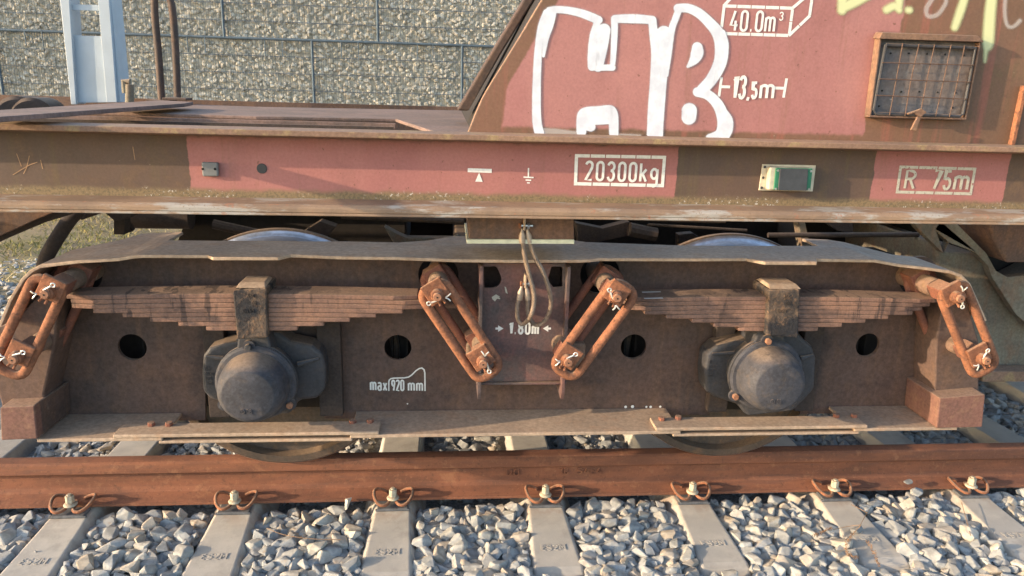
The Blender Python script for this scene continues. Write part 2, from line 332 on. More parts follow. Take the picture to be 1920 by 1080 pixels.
# ------------------------------------------------------------ lettering
def arc(cx, cy, rx, ry, a0, a1, n=9): return [(cx+rx*math.cos(R(a0+(a1-a0)*i/n)), cy+ry*math.sin(R(a0+(a1-a0)*i/n))) for i in range(n+1)]
w = .38; r0 = w/2
GL = {
 '0': (w, [arc(r0, 1-r0, r0, r0, 0, 180)+arc(r0, r0, r0, r0, 180, 360)+[(w, 1-r0)]]),
 'O': (w, [arc(r0, 1-r0, r0, r0, 0, 180)+arc(r0, r0, r0, r0, 180, 360)+[(w, 1-r0)]]),
 '1': (.2, [[(0, .8), (.18, 1), (.18, 0)]]),
 '2': (w, [arc(r0, 1-r0, r0, r0, 170, -20)+[(w-.02, .68), (0, 0), (w, 0)]]),
 '3': (w, [arc(r0, .77, r0, .23, 165, -80)+[(r0-.03, .54)], [(r0-.03, .54)]+arc(r0, .27, r0, .27, 80, -165)]),
 '4': (w+.04, [[(w*.6, 1), (0, .27), (w+.06, .27)], [(w*.78, .5), (w*.78, 0)]]),
 '5': (w, [[(w-.03, 1), (.03, 1), (.0, .55)]+arc(r0, .3, r0, .3, 120, -165)]),
 '7': (w, [[(0, 1), (w, 1), (.1, 0)]]),
 '8': (w, [arc(r0, .77, r0*.9, .23, 0, 360, 14), arc(r0, .27, r0, .27, 0, 360, 14)]),
 '9': (w, [arc(r0, .72, r0, .28, 0, 360, 14), [(w, .72), (w*.6, 0)]]),
 '6': (w, [arc(r0, .28, r0, .28, 0, 360, 14), [(0, .28), (w*.5, 1)]]),
 'k': (w-.02, [[(0, 1), (0, 0)], [(w-.04, .68), (.04, .32)], [(.12, .42), (w-.02, 0)]]),
 'g': (w, [arc(r0, .44, r0, .27, 0, 360, 14), [(w, .7), (w, -.05)]+arc(r0, -.05, r0, .2, 0, -150)]),
 'm': (.56, [[(0, .7), (0, 0)], [(0, .55)]+arc(.14, .56, .14, .14, 160, 0)+[(.28, 0)], [(.28, .55)]+arc(.42, .56, .14, .14, 160, 0)+[(.56, 0)]]),
 'a': (.34, [arc(.17, .52, .16, .18, 150, 0)+[(.33, 0)], arc(.17, .2, .17, .2, 60, 330)]),
 'x': (.34, [[(0, .7), (.34, 0)], [(.34, .7), (0, 0)]]),
 'R': (w, [[(0, 0), (0, 1)]+arc(w-.22, .77, .22, .23, 90, -90)+[(0, .54)], [(w*.45, .54), (w, 0)]]),
 '.': (.1, [[(0, .03), (.09, .03)]]), ',': (.1, [[(.09, .07), (.02, -.16)]]),
 'D': (w, [[(0, 0), (0, 1)]+arc(w-.25, .72, .25, .28, 90, 0)+arc(w-.25, .28, .25, .28, 0, -90)+[(0, 0)]]),
 'E': (.32, [[(.32, 1), (0, 1), (0, 0), (.32, 0)], [(0, .52), (.26, .52)]]),
 'F': (.32, [[(.32, 1), (0, 1), (0, 0)], [(0, .52), (.26, .52)]]),
 'B': (w, [[(0, 0), (0, 1)]+arc(w-.22, .77, .2, .23, 90, -90)+[(0, .54)], arc(w-.24, .27, .24, .27, 90, -90)+[(0, 0)]]),
 'S': (w, [arc(r0, .76, r0, .24, 20, 270)+arc(r0, .26, r0, .26, 90, -160)]),
 'M': (.46, [[(0, 0), (0, 1), (.23, .45), (.46, 1), (.46, 0)]]),
 'A': (.4, [[(0, 0), (.2, 1), (.4, 0)], [(.08, .35), (.32, .35)]]),
 'P': (w, [[(0, 0), (0, 1)]+arc(w-.22, .75, .22, .25, 90, -90)+[(0, .5)]]),
 'C': (w, [arc(r0, .7, r0, .3, 20, 180)+arc(r0, .3, r0, .3, 180, 340)]),
 'c': (.3, [arc(.17, .35, .17, .35, 40, 320)]), ' ': (.25, [])}
def ribbon(mb, pts, w, fr, depth=0.0, alpha=False, soft=.35, fade=(1, 1)):
    """flat stroke; fr maps (u,v,lift) to the world"""
    pts = [Vector((p[0], p[1], 0)) for p in pts]; q = [pts[0]]
    for p in pts[1:]:
        if (p-q[-1]).length > 1e-5: q.append(p)
    pts = q; n = len(pts); ws = w if isinstance(w, (list, tuple)) else [w]*n
    if len(ws) != n: ws = [ws[0]+(ws[-1]-ws[0])*i/max(1, n-1) for i in range(n)]
    L = []
    for i in range(n):
        a = pts[max(0, i-1)]; b = pts[min(n-1, i+1)]; t = (b-a).normalized(); nn = Vector((-t.y, t.x, 0))
        if 0 < i < n-1:
            t1 = (pts[i]-pts[i-1]).normalized(); cs = max(.55, t.dot(t1)); nn = nn/cs
        L.append((pts[i], nn, ws[i]/2))
    if not alpha:
        v = []
        for z in (0, depth) if depth else (0,):
            for i_, (p, nn, h) in enumerate(L): a = p+nn*h; b = p-nn*h; zz = z+i_*1.2e-5; v += [fr(a.x, a.y, zz), fr(b.x, b.y, zz)]
        f = []
        top = 2*n if depth else 0
        for i in range(n-1): f.append((top+2*i, top+2*i+1, top+2*i+3, top+2*i+2))
        if depth:
            for i in range(n-1):
                f += [(2*i, 2*i+2, top+2*i+2, top+2*i), (2*i+1, top+2*i+1, top+2*i+3, 2*i+3)]
            f += [(0, top, top+1, 1), (2*n-2, 2*n-1, top+2*n-1, top+2*n-2)]
        mb.add(v, f)
    else:
        t = (pts[0]-pts[1]).normalized(); L = [(pts[0]+t*L[0][2]*.75, L[0][1], L[0][2]*.45, 0)]+[(l[0], l[1], l[2], 1) for l in L]
        t = (pts[-1]-pts[-2]).normalized(); L.append((pts[-1]+t*L[-1][2]*.75, L[-1][1], L[-1][2]*.45, 0))
        v = []; al = []; m = len(L)
        for i, (p, nn, h, e) in enumerate(L):
            fd = fade[0]+(fade[1]-fade[0])*i/(m-1)
            for k in (-1.12, -(1-soft), 0, (1-soft), 1.12):
                a = p+nn*h*k; v.append(fr(a.x, a.y, 0)); al.append(0 if abs(k) > 1 or not e else fd)
        f = [(5*i+k, 5*i+k+1, 5*i+k+6, 5*i+k+5) for i in range(m-1) for k in range(4)]
        mb.add(v, f, al)
def frame_on(o, ex, ey, nrm): return lambda u, v, l: o + ex*u + ey*v + nrm*l
def text(s, o, ex, ey, nrm, mat, parent, name='lettering', sw=.13, gap=.28, width=None, depth=0.0, stencil=0.0, label=None, local=False):
    """ey is one capital height; text starts at o; width rescales along ex"""
    tot = sum(GL[c][0]+gap for c in s)-gap; k = (width/(tot*ex.length)) if width else 1.0
    mb = MB(); x = 0; nrmn = nrm.normalized(); lay = 0
    for c in s:
        for st in GL[c][1]:
            lay = (lay+1) % 3
            pts = [((x+p[0])*k, p[1]) for p in st]
            segs = [pts]
            if stencil and len(pts) > 8:      # a stencil bridge in the middle of long strokes
                h = len(pts)//2; segs = [pts[:h], pts[h+1:]] if False else [pts]
            for q in segs: ribbon(mb, q, sw, frame_on(o+nrmn*lay*.0003, ex, ey, nrmn), depth)
        x += GL[c][0]+gap
    return mb.build(name, mat, parent, label=label, local=local)
def ptext(s, x0, y0, x1, y1, hpx, Y, mat, parent, name='lettering', sw=.14, gap=.27, **kw):
    ins = sw*hpx/2*.8 if len(s) > 1 else 0; a = P(x0+ins, y0, Y); b = P(x1-ins, y1, Y); h = (P(x0, y0-hpx, Y).z-a.z); ex = (b-a).normalized()*h; ez = Vector((0, 0, h))
    return text(s, a, ex, ez, Vector((0, -1, 0)), mat, parent, name, sw, gap, width=(b-a).length, **kw)
def pstroke(mb, pts, wpx, Y, dash=None, **kw):
    """stroke given by picture points, laid on the plane y=Y"""
    q = [P(x, y, Y) for x, y in pts]; sc = (P(pts[0][0]+10, pts[0][1], Y)-P(pts[0][0], pts[0][1], Y)).length/10
    ww = [a*sc for a in wpx] if isinstance(wpx, (list, tuple)) else wpx*sc
    fr = lambda u, v, l: Vector((u, Y-l, v))
    uv = [(p.x, p.z) for p in q]
    if dash:
        for i in range(len(uv)-1):
            a = Vector(uv[i]); b = Vector(uv[i+1]); n = max(1, round((b-a).length/(dash*sc)))
            for k in range(n):
                g0 = .02 if n > 1 else 0
                s0 = a.lerp(b, (k+(.03 if k else 0))/n); s1 = a.lerp(b, (k+(.97 if k < n-1 else 1))/n)
                ribbon(mb, [s0, s1], ww, fr)
    else: ribbon(mb, uv, ww, fr, **kw)

# ============================================================ SETTING
ST = dict(kind='structure')
SP = 0.63; RAILZ = -0.172                # sleeper spacing, underside of the rail
gv = []; gf = []; NX, NY = 70, 60
def gz(x, y):
    z = -0.34 if y < 3.0 else -0.34+min(1, (y-3.0)/1.0)*.10
    return z + .03*math.sin(x*1.7+y*2.1)*math.sin(y*1.3-x*.6) + .015*math.sin(x*5.1)*math.sin(y*4.3)
xs = np.concatenate([[-300, -60], np.linspace(-11, 9, NX), [60, 300]]); ys = np.concatenate([[-300, -30], np.linspace(-6, 9, NY), [60, 300]])
for y in ys:
    for x in xs: gv.append((x, y, gz(max(-12, min(10, x)), max(-6, min(9, y)))))
for j in range(len(ys)-1):
    for i in range(len(xs)-1): a = j*len(xs)+i; gf.append((a, a+1, a+1+len(xs), a+len(xs)))
tag(MB().add(gv, gf).build('ground', M['earth'], smooth=True), kind='structure')
bz = -0.275
bed = MB()
prof = [(-2.2, -.42), (-1.55, -.30), (-1.2, bz-.0), (1.9, bz), (2.4, -.31), (3.4, -.40)]
v = [(x, y, z) for x in (-14, 12) for (y, z) in prof]
bed.add(v, [(i, i+1, i+1+len(prof), i+len(prof)) for i in range(len(prof)-1)])
ballast = tag(bed.build('ballast_bed', M['grit']), kind='structure')

# ---- ballast stones: dropped one by one into the lowest free place
def hull(rg, n=13, an=(1, .8, .62)):
    pts = []
    for _ in range(n):
        d = rg.normal(size=3); d /= (np.abs(d)**4).sum()**.25*1.08; pts.append(d*(0.88+.12*rg.random()))
    bm = bmesh.new()
    for p in pts: bm.verts.new((p[0]*an[0]*.5, p[1]*an[1]*.5, p[2]*an[2]*.5))
    r = bmesh.ops.convex_hull(bm, input=bm.verts)
    bmesh.ops.delete(bm, geom=[e for e in r['geom_interior'] if isinstance(e, bmesh.types.BMVert)], context='VERTS')
    bmesh.ops.dissolve_limit(bm, angle_limit=R(9), verts=bm.verts, edges=bm.edges)
    bmesh.ops.bevel(bm, geom=list(bm.edges), offset=.035, segments=1, affect='EDGES', clamp_overlap=True)
    bmesh.ops.triangulate(bm, faces=bm.faces)
    bm.verts.ensure_lookup_table()
    V = np.array([v.co[:] for v in bm.verts]); F = np.array([[q.index for q in f.verts] for f in bm.faces]); bm.free(); return V, F
HULLS = [hull(rng, int(rng.integers(13, 22)), (1, rng.uniform(.62, .95), rng.uniform(.45, .8))) for _ in range(22)]
def hull0(rg):
    bm = bmesh.new()
    for _ in range(14):
        d = rg.normal(size=3); d /= np.linalg.norm(d); bm.verts.new(tuple(d*.5))
    r = bmesh.ops.convex_hull(bm, input=bm.verts); bmesh.ops.triangulate(bm, faces=bm.faces); bm.verts.ensure_lookup_table()
    V = np.array([v.co[:] for v in bm.verts]); F = np.array([[q.index for q in f.verts] for f in bm.faces]); bm.free(); return V, F
GH = [hull0(rng) for _ in range(14)]
def rotm(rg, tilt=.6):
    a = rg.uniform(0, 2*math.pi); t = rg.normal()*tilt; b = rg.uniform(0, 2*math.pi)
    return np.array(Matrix.Rotation(a, 3, 'Z') @ Matrix.Rotation(t, 3, 'X') @ Matrix.Rotation(b, 3, 'Z'))
def scatter_mesh(name, items, hulls, mat, parent=None, kind='stuff'):
    """items: (hull index, 3x3, size, position, tint)"""
    V = []; F = []; A = []; n = 0
    for (h, rm, s, p, t) in items:
        v, f = hulls[h]; V.append(v @ (rm.T)*s+p); F.append(f+n); A.append(np.full(len(v), t)); n += len(v)
    V = np.concatenate(V); F = np.concatenate(F); A = np.concatenate(A)
    me = bpy.data.meshes.new(name); me.from_pydata(V.tolist(), [], F.tolist()); me.update()
    ca = me.color_attributes.new('a', 'FLOAT_COLOR', 'POINT'); ca.data.foreach_set('color', np.repeat(A.astype(np.float32), 4))
    me.materials.append(mat); o = bpy.data.objects.new(name, me); link(o, parent); tag(o, kind=kind); return o
SLX = [k*SP for k in range(-6, 10)]
def pile(x0, x1, y0, y1, base, lim, smin, smax, maxn, rg, railx=True):
    res = .008; nx = int((x1-x0)/res); ny = int((y1-y0)/res)
    H = np.full((nx, ny), base); X = x0+np.arange(nx)*res; Y = y0+np.arange(ny)*res
    B = np.zeros((nx, ny), bool)
    for sx in SLX:
        bx = np.abs(X-sx); by = (Y > -.575) & (Y < 2.08)
        wide = .088+.0*Y
        B |= (bx[:, None] < .092) & by[None, :]
        slope = (bx[:, None] >= .092) & (bx[:, None] < .15) & by[None, :]
        H = np.where(slope, np.maximum(H, -.218-(bx[:, None]-.092)*1.0), H)
    for ry in (0, 1.507):
        B |= (np.abs(Y-ry) < .052)[None, :]
    items = []; miss = 0
    while len(items) < maxn and miss < 700:
        s = smin+(smax-smin)*rg.random()**1.4; r = max(1, int(.32*s/res)); best = None
        for _ in range(9):
            i = rg.integers(r, nx-r); j = rg.integers(r, ny-r)
            if B[i-r:i+r+1, j-r:j+r+1].mean() > .12: continue
            h = H[i-r:i+r+1, j-r:j+r+1].mean()
            if best is None or h < best[0]: best = (h, i, j)
        if best is None or best[0] > lim: miss += 1; continue
        h, i, j = best; hm = np.percentile(H[i-r:i+r+1, j-r:j+r+1], 50); zc = hm+.07*s
        ii, jj = np.ogrid[-r:r+1, -r:r+1]; d2 = (ii*ii+jj*jj)/(r*r+.01)
        dome = np.where(d2 <= 1, zc+.26*s*np.sqrt(np.clip(1-d2, 0, 1)), -9)
        H[i-r:i+r+1, j-r:j+r+1] = np.maximum(H[i-r:i+r+1, j-r:j+r+1], dome)
        items.append((int(rg.integers(len(HULLS))), rotm(rg, .45), s, np.array([X[i], Y[j], zc]), rg.random()))
    miss = 0; n1 = len(items)               # small chips fill the gaps that are left
    while len(items) < n1+maxn*.8 and miss < 400:
        s = rg.uniform(.024, .046); r = max(1, int(.34*s/res)); best = None
        for _ in range(14):
            i = rg.integers(r, nx-r); j = rg.integers(r, ny-r)
            if B[i-r:i+r+1, j-r:j+r+1].mean() > .06: continue
            h = H[i-r:i+r+1, j-r:j+r+1].mean()
            if best is None or h < best[0]: best = (h, i, j)
        if best is None or best[0] > lim-.022: miss += 1; continue
        h, i, j = best; zc = h+.18*s; H[i-r:i+r+1, j-r:j+r+1] = np.maximum(H[i-r:i+r+1, j-r:j+r+1], zc+.2*s)
        items.append((int(rg.integers(len(HULLS))), rotm(rg, .6), s, np.array([X[i], Y[j], zc]), rg.random()))
    return items
near = pile(-2.5, 3.1, -1.0, -.06, bz, -.206, .046, .104, 12000, rng)
mid = pile(-2.6, 4.2, .07, 2.9, bz, -.208, .052, .105, 6000, rng)
def view_size(it):
    px, py = proj(it[3]); 
    if not (-20 < px < 1940 and 900 < py < 1100): return 0
    return it[2]/(Vector(it[3])-CAM).length*(1+3*max(0, it[3][2]+.24))
near.sort(key=view_size, reverse=True)
SM = []
for (V, F) in HULLS:
    me = bpy.data.meshes.new('stone'); me.from_pydata(V.tolist(), [], F.tolist()); me.materials.append(M['stone1']); SM.append(me)
for (h, rm, s, p, t) in near[:299]:
    o = bpy.data.objects.new('stone', SM[h]); COL.objects.link(o)
    mw = (Matrix(rm.tolist()).to_4x4()) @ Matrix.Scale(s, 4); mw.translation = Vector(p); o.parent = ballast; o.matrix_world = mw
    o.matrix_basis = mw
far_items = []
for _ in range(2500):                    # thin scatter of ballast beyond the track on the left
    x = rng.uniform(-7, -1); y = rng.uniform(2.7, 4.3); far_items.append((int(rng.integers(22)), rotm(rng), rng.uniform(.04, .09), np.array([x, y, gz(x, y)+.015-(.03 if y > 3.6 else 0)]), rng.random()))
scatter_mesh('ballast_stones', near[299:]+mid+far_items, HULLS, M['stone'], ballast)

# ---- grass strip in front of the gabion wall
gb = []; gfa = []; ga = []
for i in range(26000):
    x = rng.uniform(-8.2, 1.0) if i % 5 else rng.uniform(1, 7); y = rng.uniform(3.6, 6.85)
    if math.sin(x*2.3+1)*math.sin(y*2.9+x)+rng.normal()*.5 < -.35: continue
    h = rng.uniform(.015, .07); a = rng.uniform(0, 6.28); lx, ly = rng.normal()*.05, rng.normal()*.05; z = gz(x, y); wd = .006
    n = len(gb); gb += [(x-wd*math.cos(a), y-wd*math.sin(a), z), (x+wd*math.cos(a), y+wd*math.sin(a), z), (x+lx, y+ly, z+h)]
    gfa.append((n, n+1, n+2)); t = min(1, max(0, .45+.4*math.sin(x*1.1+y*1.9)+rng.normal()*.25)); ga += [t]*3
mb = MB(); mb.v = gb; mb.f = gfa; mb.c = ga
tag(mb.build('grass', M['grass'], attr=True), kind='stuff')
o = bpy.data.objects['grass']; tag(o, 'yellow-green dry grass strip in front of the stone wall', 'grass')

# ---- gabion wall
GY = 6.95; gab = root('gabion_wall', (0, GY, -.3), 'long stone-filled wire gabion wall behind the wagon', 'wall')
MB().box(-12, 9, GY+.05, GY+1.0, -.35, 4.0).build('stone_core', M['gback'], gab)
zt = P(590, 76, GY).z; x2 = P(587, 130, GY).x; x3 = P(708, 40, GY).x
rows = [(zt-2.02, zt-1, x2), (zt-1, zt, x2), (zt, zt+1, x3), (zt+1, zt+2, x2)]
PW = (P(866, 130, GY).x-x2)
for (z0, z1, xs0) in rows:
    k0 = math.floor((-7.6-xs0)/PW)
    for k in range(k0, k0+7):
        a = xs0+k*PW; b = a+PW
        if a > 5.5: continue
        top = z1 > zt+1.5
        items = []
        sx = .052; n0 = int((b-a)/sx); m0 = int((z1-z0)/.046)
        if top: m0 = m0//3
        for i in range(n0):
            for j in range(m0):
                s = rng.uniform(.056, .092)
                items.append((int(rng.integers(14)), rotm(rng, 1.0) @ np.diag([1, .8, .75]), s, np.array([a+(i+rng.random())*sx, GY+.035+rng.random()*.03, z0+(j+rng.random())*.046]), rng.random()))
        scatter_mesh('stone_fill', items, GH, M['gstone'], gab)
        if not top:
            wm = MB(); c = a+.02
            while c < b-.01: wm.box(c-.0016, c+.0016, GY-.016, GY-.012, z0, z1); c += .0285
            for q in range(1, 5): zz = z0+(z1-z0)*q/5; wm.box(a, b, GY-.012, GY-.008, zz-.0042, zz+.0042)
            wm.build('wire_mesh', M['mesh'], gab)
        MB().cyl((a, GY-.02, z0), (a, GY-.02, min(z1, 3.4)), .016, 8).build('wire_seam', M['seam'], gab)
        MB().cyl((a, GY-.02, z0), (b, GY-.02, z0), .016, 8).build('wire_seam', M['seam'], gab)
for (xa, ya, yb) in [(497, 76, 104), (530, 77, 106), (640, 79, 110), (672, 79, 112), (812, 84, 115), (783, 83, 112), (48, 57, 85), (80, 57, 87), (385, 70, 100), (352, 69, 98)]:
    a = P(xa, ya, GY); b = P(xa, yb, GY); MB().cyl((a.x, GY-.03, a.z), (a.x, GY-.03, b.z), .007, 6).build('wire_clip', M['seam'], gab)

# ---- rails
def rail_profile():
    h = [(-.075, 0), (-.075, .0115), (-.045, .020), (-.022, .032), (-.011, .050), (-.0085, .080), (-.011, .105), (-.020, .118), (-.0365, .124), (-.0365, .150), (-.034, .162), (-.026, .170), (-.010, .172)]
    return h+[(-y, z) for (y, z) in reversed(h)]
def rail(yc, label):
    mb = MB(); pr = rail_profile(); n = len(pr); L = np.arange(-14, 12.01, .5)
    v = [(x, yc+y, RAILZ+z) for x in L for (y, z) in pr]
    f = [(i*n+k, i*n+(k+1) % n, (i+1)*n+(k+1) % n, (i+1)*n+k) for i in range(len(L)-1) for k in range(n)]
    f += [tuple(range(n)), tuple(range((len(L)-1)*n+n-1, (len(L)-1)*n-1, -1))]
    o = mb.add(v, f).build('rail', M['rail'], smooth=True, ang=14); return tag(o, label, 'rail', None)
r1 = rail(0, 'rusty steel rail across the foreground under the wheels')
r2 = rail(1.507, 'farther rusty rail, mostly hidden behind the bogie')
def rtext(s, xa, xb, y, h):
    a = P(xa, y, -.0095); b = P(xb, y, -.0095); a.z = b.z = -.098
    ptextw = (b-a).length
    text(s, Vector((a.x, -.0097, a.z)), Vector((h, 0, 0)), Vector((0, 0, h)), Vector((0, -1, 0)), M['rail'], r1, 'raised_lettering', .17, .25, width=ptextw, depth=.0045)
rtext('DO', 950, 972, 895, .026); rtext('18', 1049, 1064, 893, .026); rtext('54E4', 1083, 1127, 892, .026)

# ---- sleepers with their fastenings (one built, the others copied)
def make_sleeper():
    rt = root('sleeper', (0, 0, 0), 'x', 'sleeper'); mb = MB()
    # sections along y: (y, half top, half base, top z)
    ys_ = [(-.565, .082, .135, -.262), (-.530, .088, .145, -.212), (-.50, .088, .147, -.203), (-.20, .074, .147, -.188), (-.135, .070, .147, -.181), (.12, .068, .147, -.181), (.25, .088, .13, -.200), (.75, .09, .115, -.215),
           (1.257, .088, .13, -.2), (1.387, .068, .147, -.181), (1.642, .068, .147, -.181), (1.72, .09, .147, -.188), (2.04, .105, .145, -.212), (2.07, .100, .135, -.262)]
    v = []; f = []
    for (y, t, b, z) in ys_: v += [(-b, y, -.40), (-b, y, -.30), (-t, y, z), (t, y, z), (b, y, -.30), (b, y, -.40)]
    for i in range(len(ys_)-1):
        for k in range(5): f.append((i*6+k, i*6+k+1, (i+1)*6+k+1, (i+1)*6+k))
    f += [(0, 1, 2, 3, 4, 5), tuple(range(len(v)-1, len(v)-7, -1))]
    mb.add(v, f).build('concrete_body', M['concrete'], rt, bevel=.007, seg=3, local=True)
    for s in (-1, 1):                    # outer and inner fastening of the near rail
        def T(p): return Vector((p[0], -s*0+(p[1] if s < 0 else -p[1]), p[2]))
        y0 = -.075
        gp = MB().box(-.062, .062, min(s*.078, s*.142), max(s*.078, s*.138), -.181, -.169)
        gp.box(-.070, .070, min(s*.132, s*.143), max(s*.132, s*.143), -.181, -.172)
        gp.build('guide_plate', M['guide'], rt, bevel=.003, local=True)
        h = [(-.028, -.050, -.147), (-.052, -.046, -.136), (-.074, -.058, -.128), (-.079, -.085, -.130), (-.070, -.118, -.142), (-.050, -.139, -.152), (-.028, -.138, -.153), (-.015, -.118, -.150), (-.016, -.092, -.146), (-.010, -.075, -.145)]
        pts = h+[(-x, y, z) for (x, y, z) in reversed(h)]
        if s > 0: pts = [(x, -y, z) for (x, y, z) in pts]
        MB().tube(spath(pts, 4), .0068, 9).build('tension_clip', M['rust'], rt, smooth=True, local=True, ang=60)
        cy = s*.106; b = MB()
        b.lathe([(0, 0), (.024, 0), (.026, .004), (.022, .009), (.016, .012), (.0, .012)], 0, 0, 20)
        # washer built about y, turned upright
        b.v = [(p[0], cy-p[2]*0+p[2], -.143+p[1]) for p in b.v]
        b2 = MB(); hexp = [(.0165*math.cos(k*math.pi/3+.3), cy+.0165*math.sin(k*math.pi/3+.3)) for k in range(6)]
        b2.prism([hexp], -.131, -.100, 'z'); top = [(p[0]*.6, cy+(p[1]-cy)*.6) for p in hexp]; b2.prism([top], -.1001, -.094, 'z')
        b.add(b2.v, b2.f); b.build('bolt', M['bolt'], rt, bevel=.002, local=True)
    text('ES2M', Vector((-.048, -.405, -.1975)), Vector((.026, 0, 0)), Vector((0, .030, .001)), Vector((0, -.05, 1)), M['concrete'], rt, 'raised_mark', .22, .22, width=.088, depth=.0014, local=True)
    return rt
sl0 = make_sleeper(); kids = list(sl0.children)
SL_LABEL = {-3: 'concrete sleeper at the lower left corner of the picture, its outer end cut off', -2: 'second sleeper from the left, below the left axle box', -1: 'third sleeper from the left, below the max 920 mm mark',
 0: 'middle sleeper in front of the rail, straight below the wire rope loops', 1: 'sleeper to the right of the middle one, left of the right axle box', 2: 'sleeper with a pale stone and dry stems lying on it',
 3: 'rightmost sleeper in front of the rail, its near end under ballast'}
for n, sx in enumerate(SLX):
    k = round(sx/SP)
    if n == 0: rt = sl0
    else:
        rt = sl0.copy(); COL.objects.link(rt)
        for c in kids: d = c.copy(); COL.objects.link(d); d.parent = rt
    rt.location = (sx, 0, 0)
    rt['group'] = 'concrete sleepers under the track'
    if k in SL_LABEL: rt['label'] = SL_LABEL[k]
    elif k < 0: rt['label'] = {-4: 'sleeper at the left edge, seen only as a grey slab behind the rail'}.get(k, 'concrete sleeper off the left edge, number %s beyond the last in view' % ('one', 'two')[-k-5])
    else: rt['label'] = {4: 'first sleeper right of the rightmost fastening, its far half behind the rail', 5: 'second sleeper right of the rightmost fastening, under the discharge chute'}.get(k, 'concrete sleeper off the right edge, %s past the last one in view' % ('one', 'two', 'three', 'four')[min(3, k-6)])

# ============================================================ BOGIE
bogie = root('bogie', (0, .75, 0), 'rusty brown two-axle bogie with leaf springs standing on the track', 'bogie')
YF = -.42; YW = -.22                    # front edge of the flanges, front face of the web
# web with its lightening holes and shackle openings
def hole(px, py, rpx, Y=YW):
    c = P(px, py, Y); r = rpx*((P(px+10, py, Y)-P(px, py, Y)).length/10); return c, r
zb_w, zt_w = P(90, 780, YW).z, P(150, 500, YW).z
# inner web, so that the openings look into a box section
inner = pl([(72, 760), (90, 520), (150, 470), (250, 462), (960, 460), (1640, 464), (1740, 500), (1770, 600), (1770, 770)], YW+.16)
MB().prism([inner], YW+.16, YW+.172).build('inner_web_plate', M['deepshade'], bogie)  # coloured near-black so the openings look shaded
MB().box(P(92, 600, YW).x, P(92, 600, YW).x+.012, YW+.015, YW+.159, zb_w, zt_w).build('light_stop_plate', M['dark'], bogie)  # plate added to stop sunlight passing between the two webs
def stiff(px, y0, y1): a = P(px, y0, YW+.09); b = P(px, y1, YW+.09); return a.x, b.z, a.z
for px in (262, 762, 734, 1196, 1176, 1632, 1616):
    x, z0, z1 = stiff(px, 610, 700); MB().box(x-.004, x+.004, YW+.10, YW+.16, z0, z1).build('stiffener', M['deepshade'], bogie)
# top flange, one bent sheet
stn = [(3, 612, 612, None), (22, 565, 565, None), (45, 527, 527, None), (60, 512, 512, None), (76, 503, 503, None), (150, 494, 494, 455), (172, 493, 493, 443), (222, 490, 490, 441), (252, 485, 485, 440.5), (270, 484, 484, 440), (271, 484, 484, 456), (390, 484.5, 484, 457),
       (404, 485, 488.5, 457), (524, 486, 488.5, 457), (543, 486, 483, 458), (640, 487, 487, 458), (740, 488, 488, 460), (800, 490, 490, 456), (850, 492, 492, 448), (960, 493.5, 494, 447), (1085, 493, 493.5, 447), (1106, 492, 491.5, 456), (1125, 491, 490, 459),
       (1300, 490.5, 490, 465), (1400, 491, 490, 466), (1425, 491.5, 497, 466), (1520, 492, 497.5, 466), (1532, 492, 491, 466), (1590, 492, 491.5, 466), (1591, 492, 491.5, 452), (1640, 492.5, 492, 454), (1680, 500, 500, 459), (1730, 506, 506, 482), (1780, 513, 513, None), (1800, 520, 520, None), (1815, 535, 535, None), (1830, 568, 568, None), (1846, 604, 604, None)]
rows_ = []
for (px, yb, yf, yk) in stn:
    q = P(px, yb, YF); yfr = YF if abs(yf-yb) < .8 else solveY(q.x, q.z, yf)
    yk_ = (solveY(q.x, q.z, yk) if yk else -.20); yk_ = min(yk_, .15)
    rows_.append((q.x, q.z, yfr, yk_))
v = []; nrow = len(rows_)
for i, (x, z, yf, yk) in enumerate(rows_):
    a = rows_[max(0, i-1)]; b = rows_[min(nrow-1, i+1)]; t = Vector((b[0]-a[0], 0, b[1]-a[1])).normalized(); nn = Vector((-t.z, 0, t.x))*.011
    v += [(x, yf, z), (x, yk, z), (x-nn.x*-1, yf, z+nn.z), (x+nn.x, yk, z+nn.z)]
f = []
for i in range(nrow-1):
    a = i*4; b = a+4; f += [(a, b, b+1, a+1), (a+2, a+3, b+3, b+2), (a, a+2, b+2, b), (a+1, b+1, b+3, a+3)]
f += [(0, 1, 3, 2), (v.__len__()-4, v.__len__()-2, v.__len__()-1, v.__len__()-3)]
MB().add(v, f).build('top_flange', M['flange'], bogie, bevel=.0025, smooth=False)
holes = [circ(c.x, c.z, r) for c, r in (hole(248, 651, 27), hole(746, 652, 25.5), hole(1188, 650, 24), hole(1627, 647, 22), hole(158, 514, 34), hole(822, 516, 38), hole(1125, 514, 37), hole(1722, 518, 36))]
topw = [(r_[0], r_[1]-.0015) for r_ in rows_ if P(45, 600, YW).x < r_[0] < P(1800, 600, YW).x]
outer = pl([(1800, 600), (1780, 773), (1500, 776), (1500, 640), (1330, 640), (1330, 778), (608, 785), (608, 640), (385, 640), (385, 788), (62, 793), (55, 600)], YW)
MB().prism([topw+outer]+holes, YW, YW+.014).build('web_plate', M['frame'], bogie)
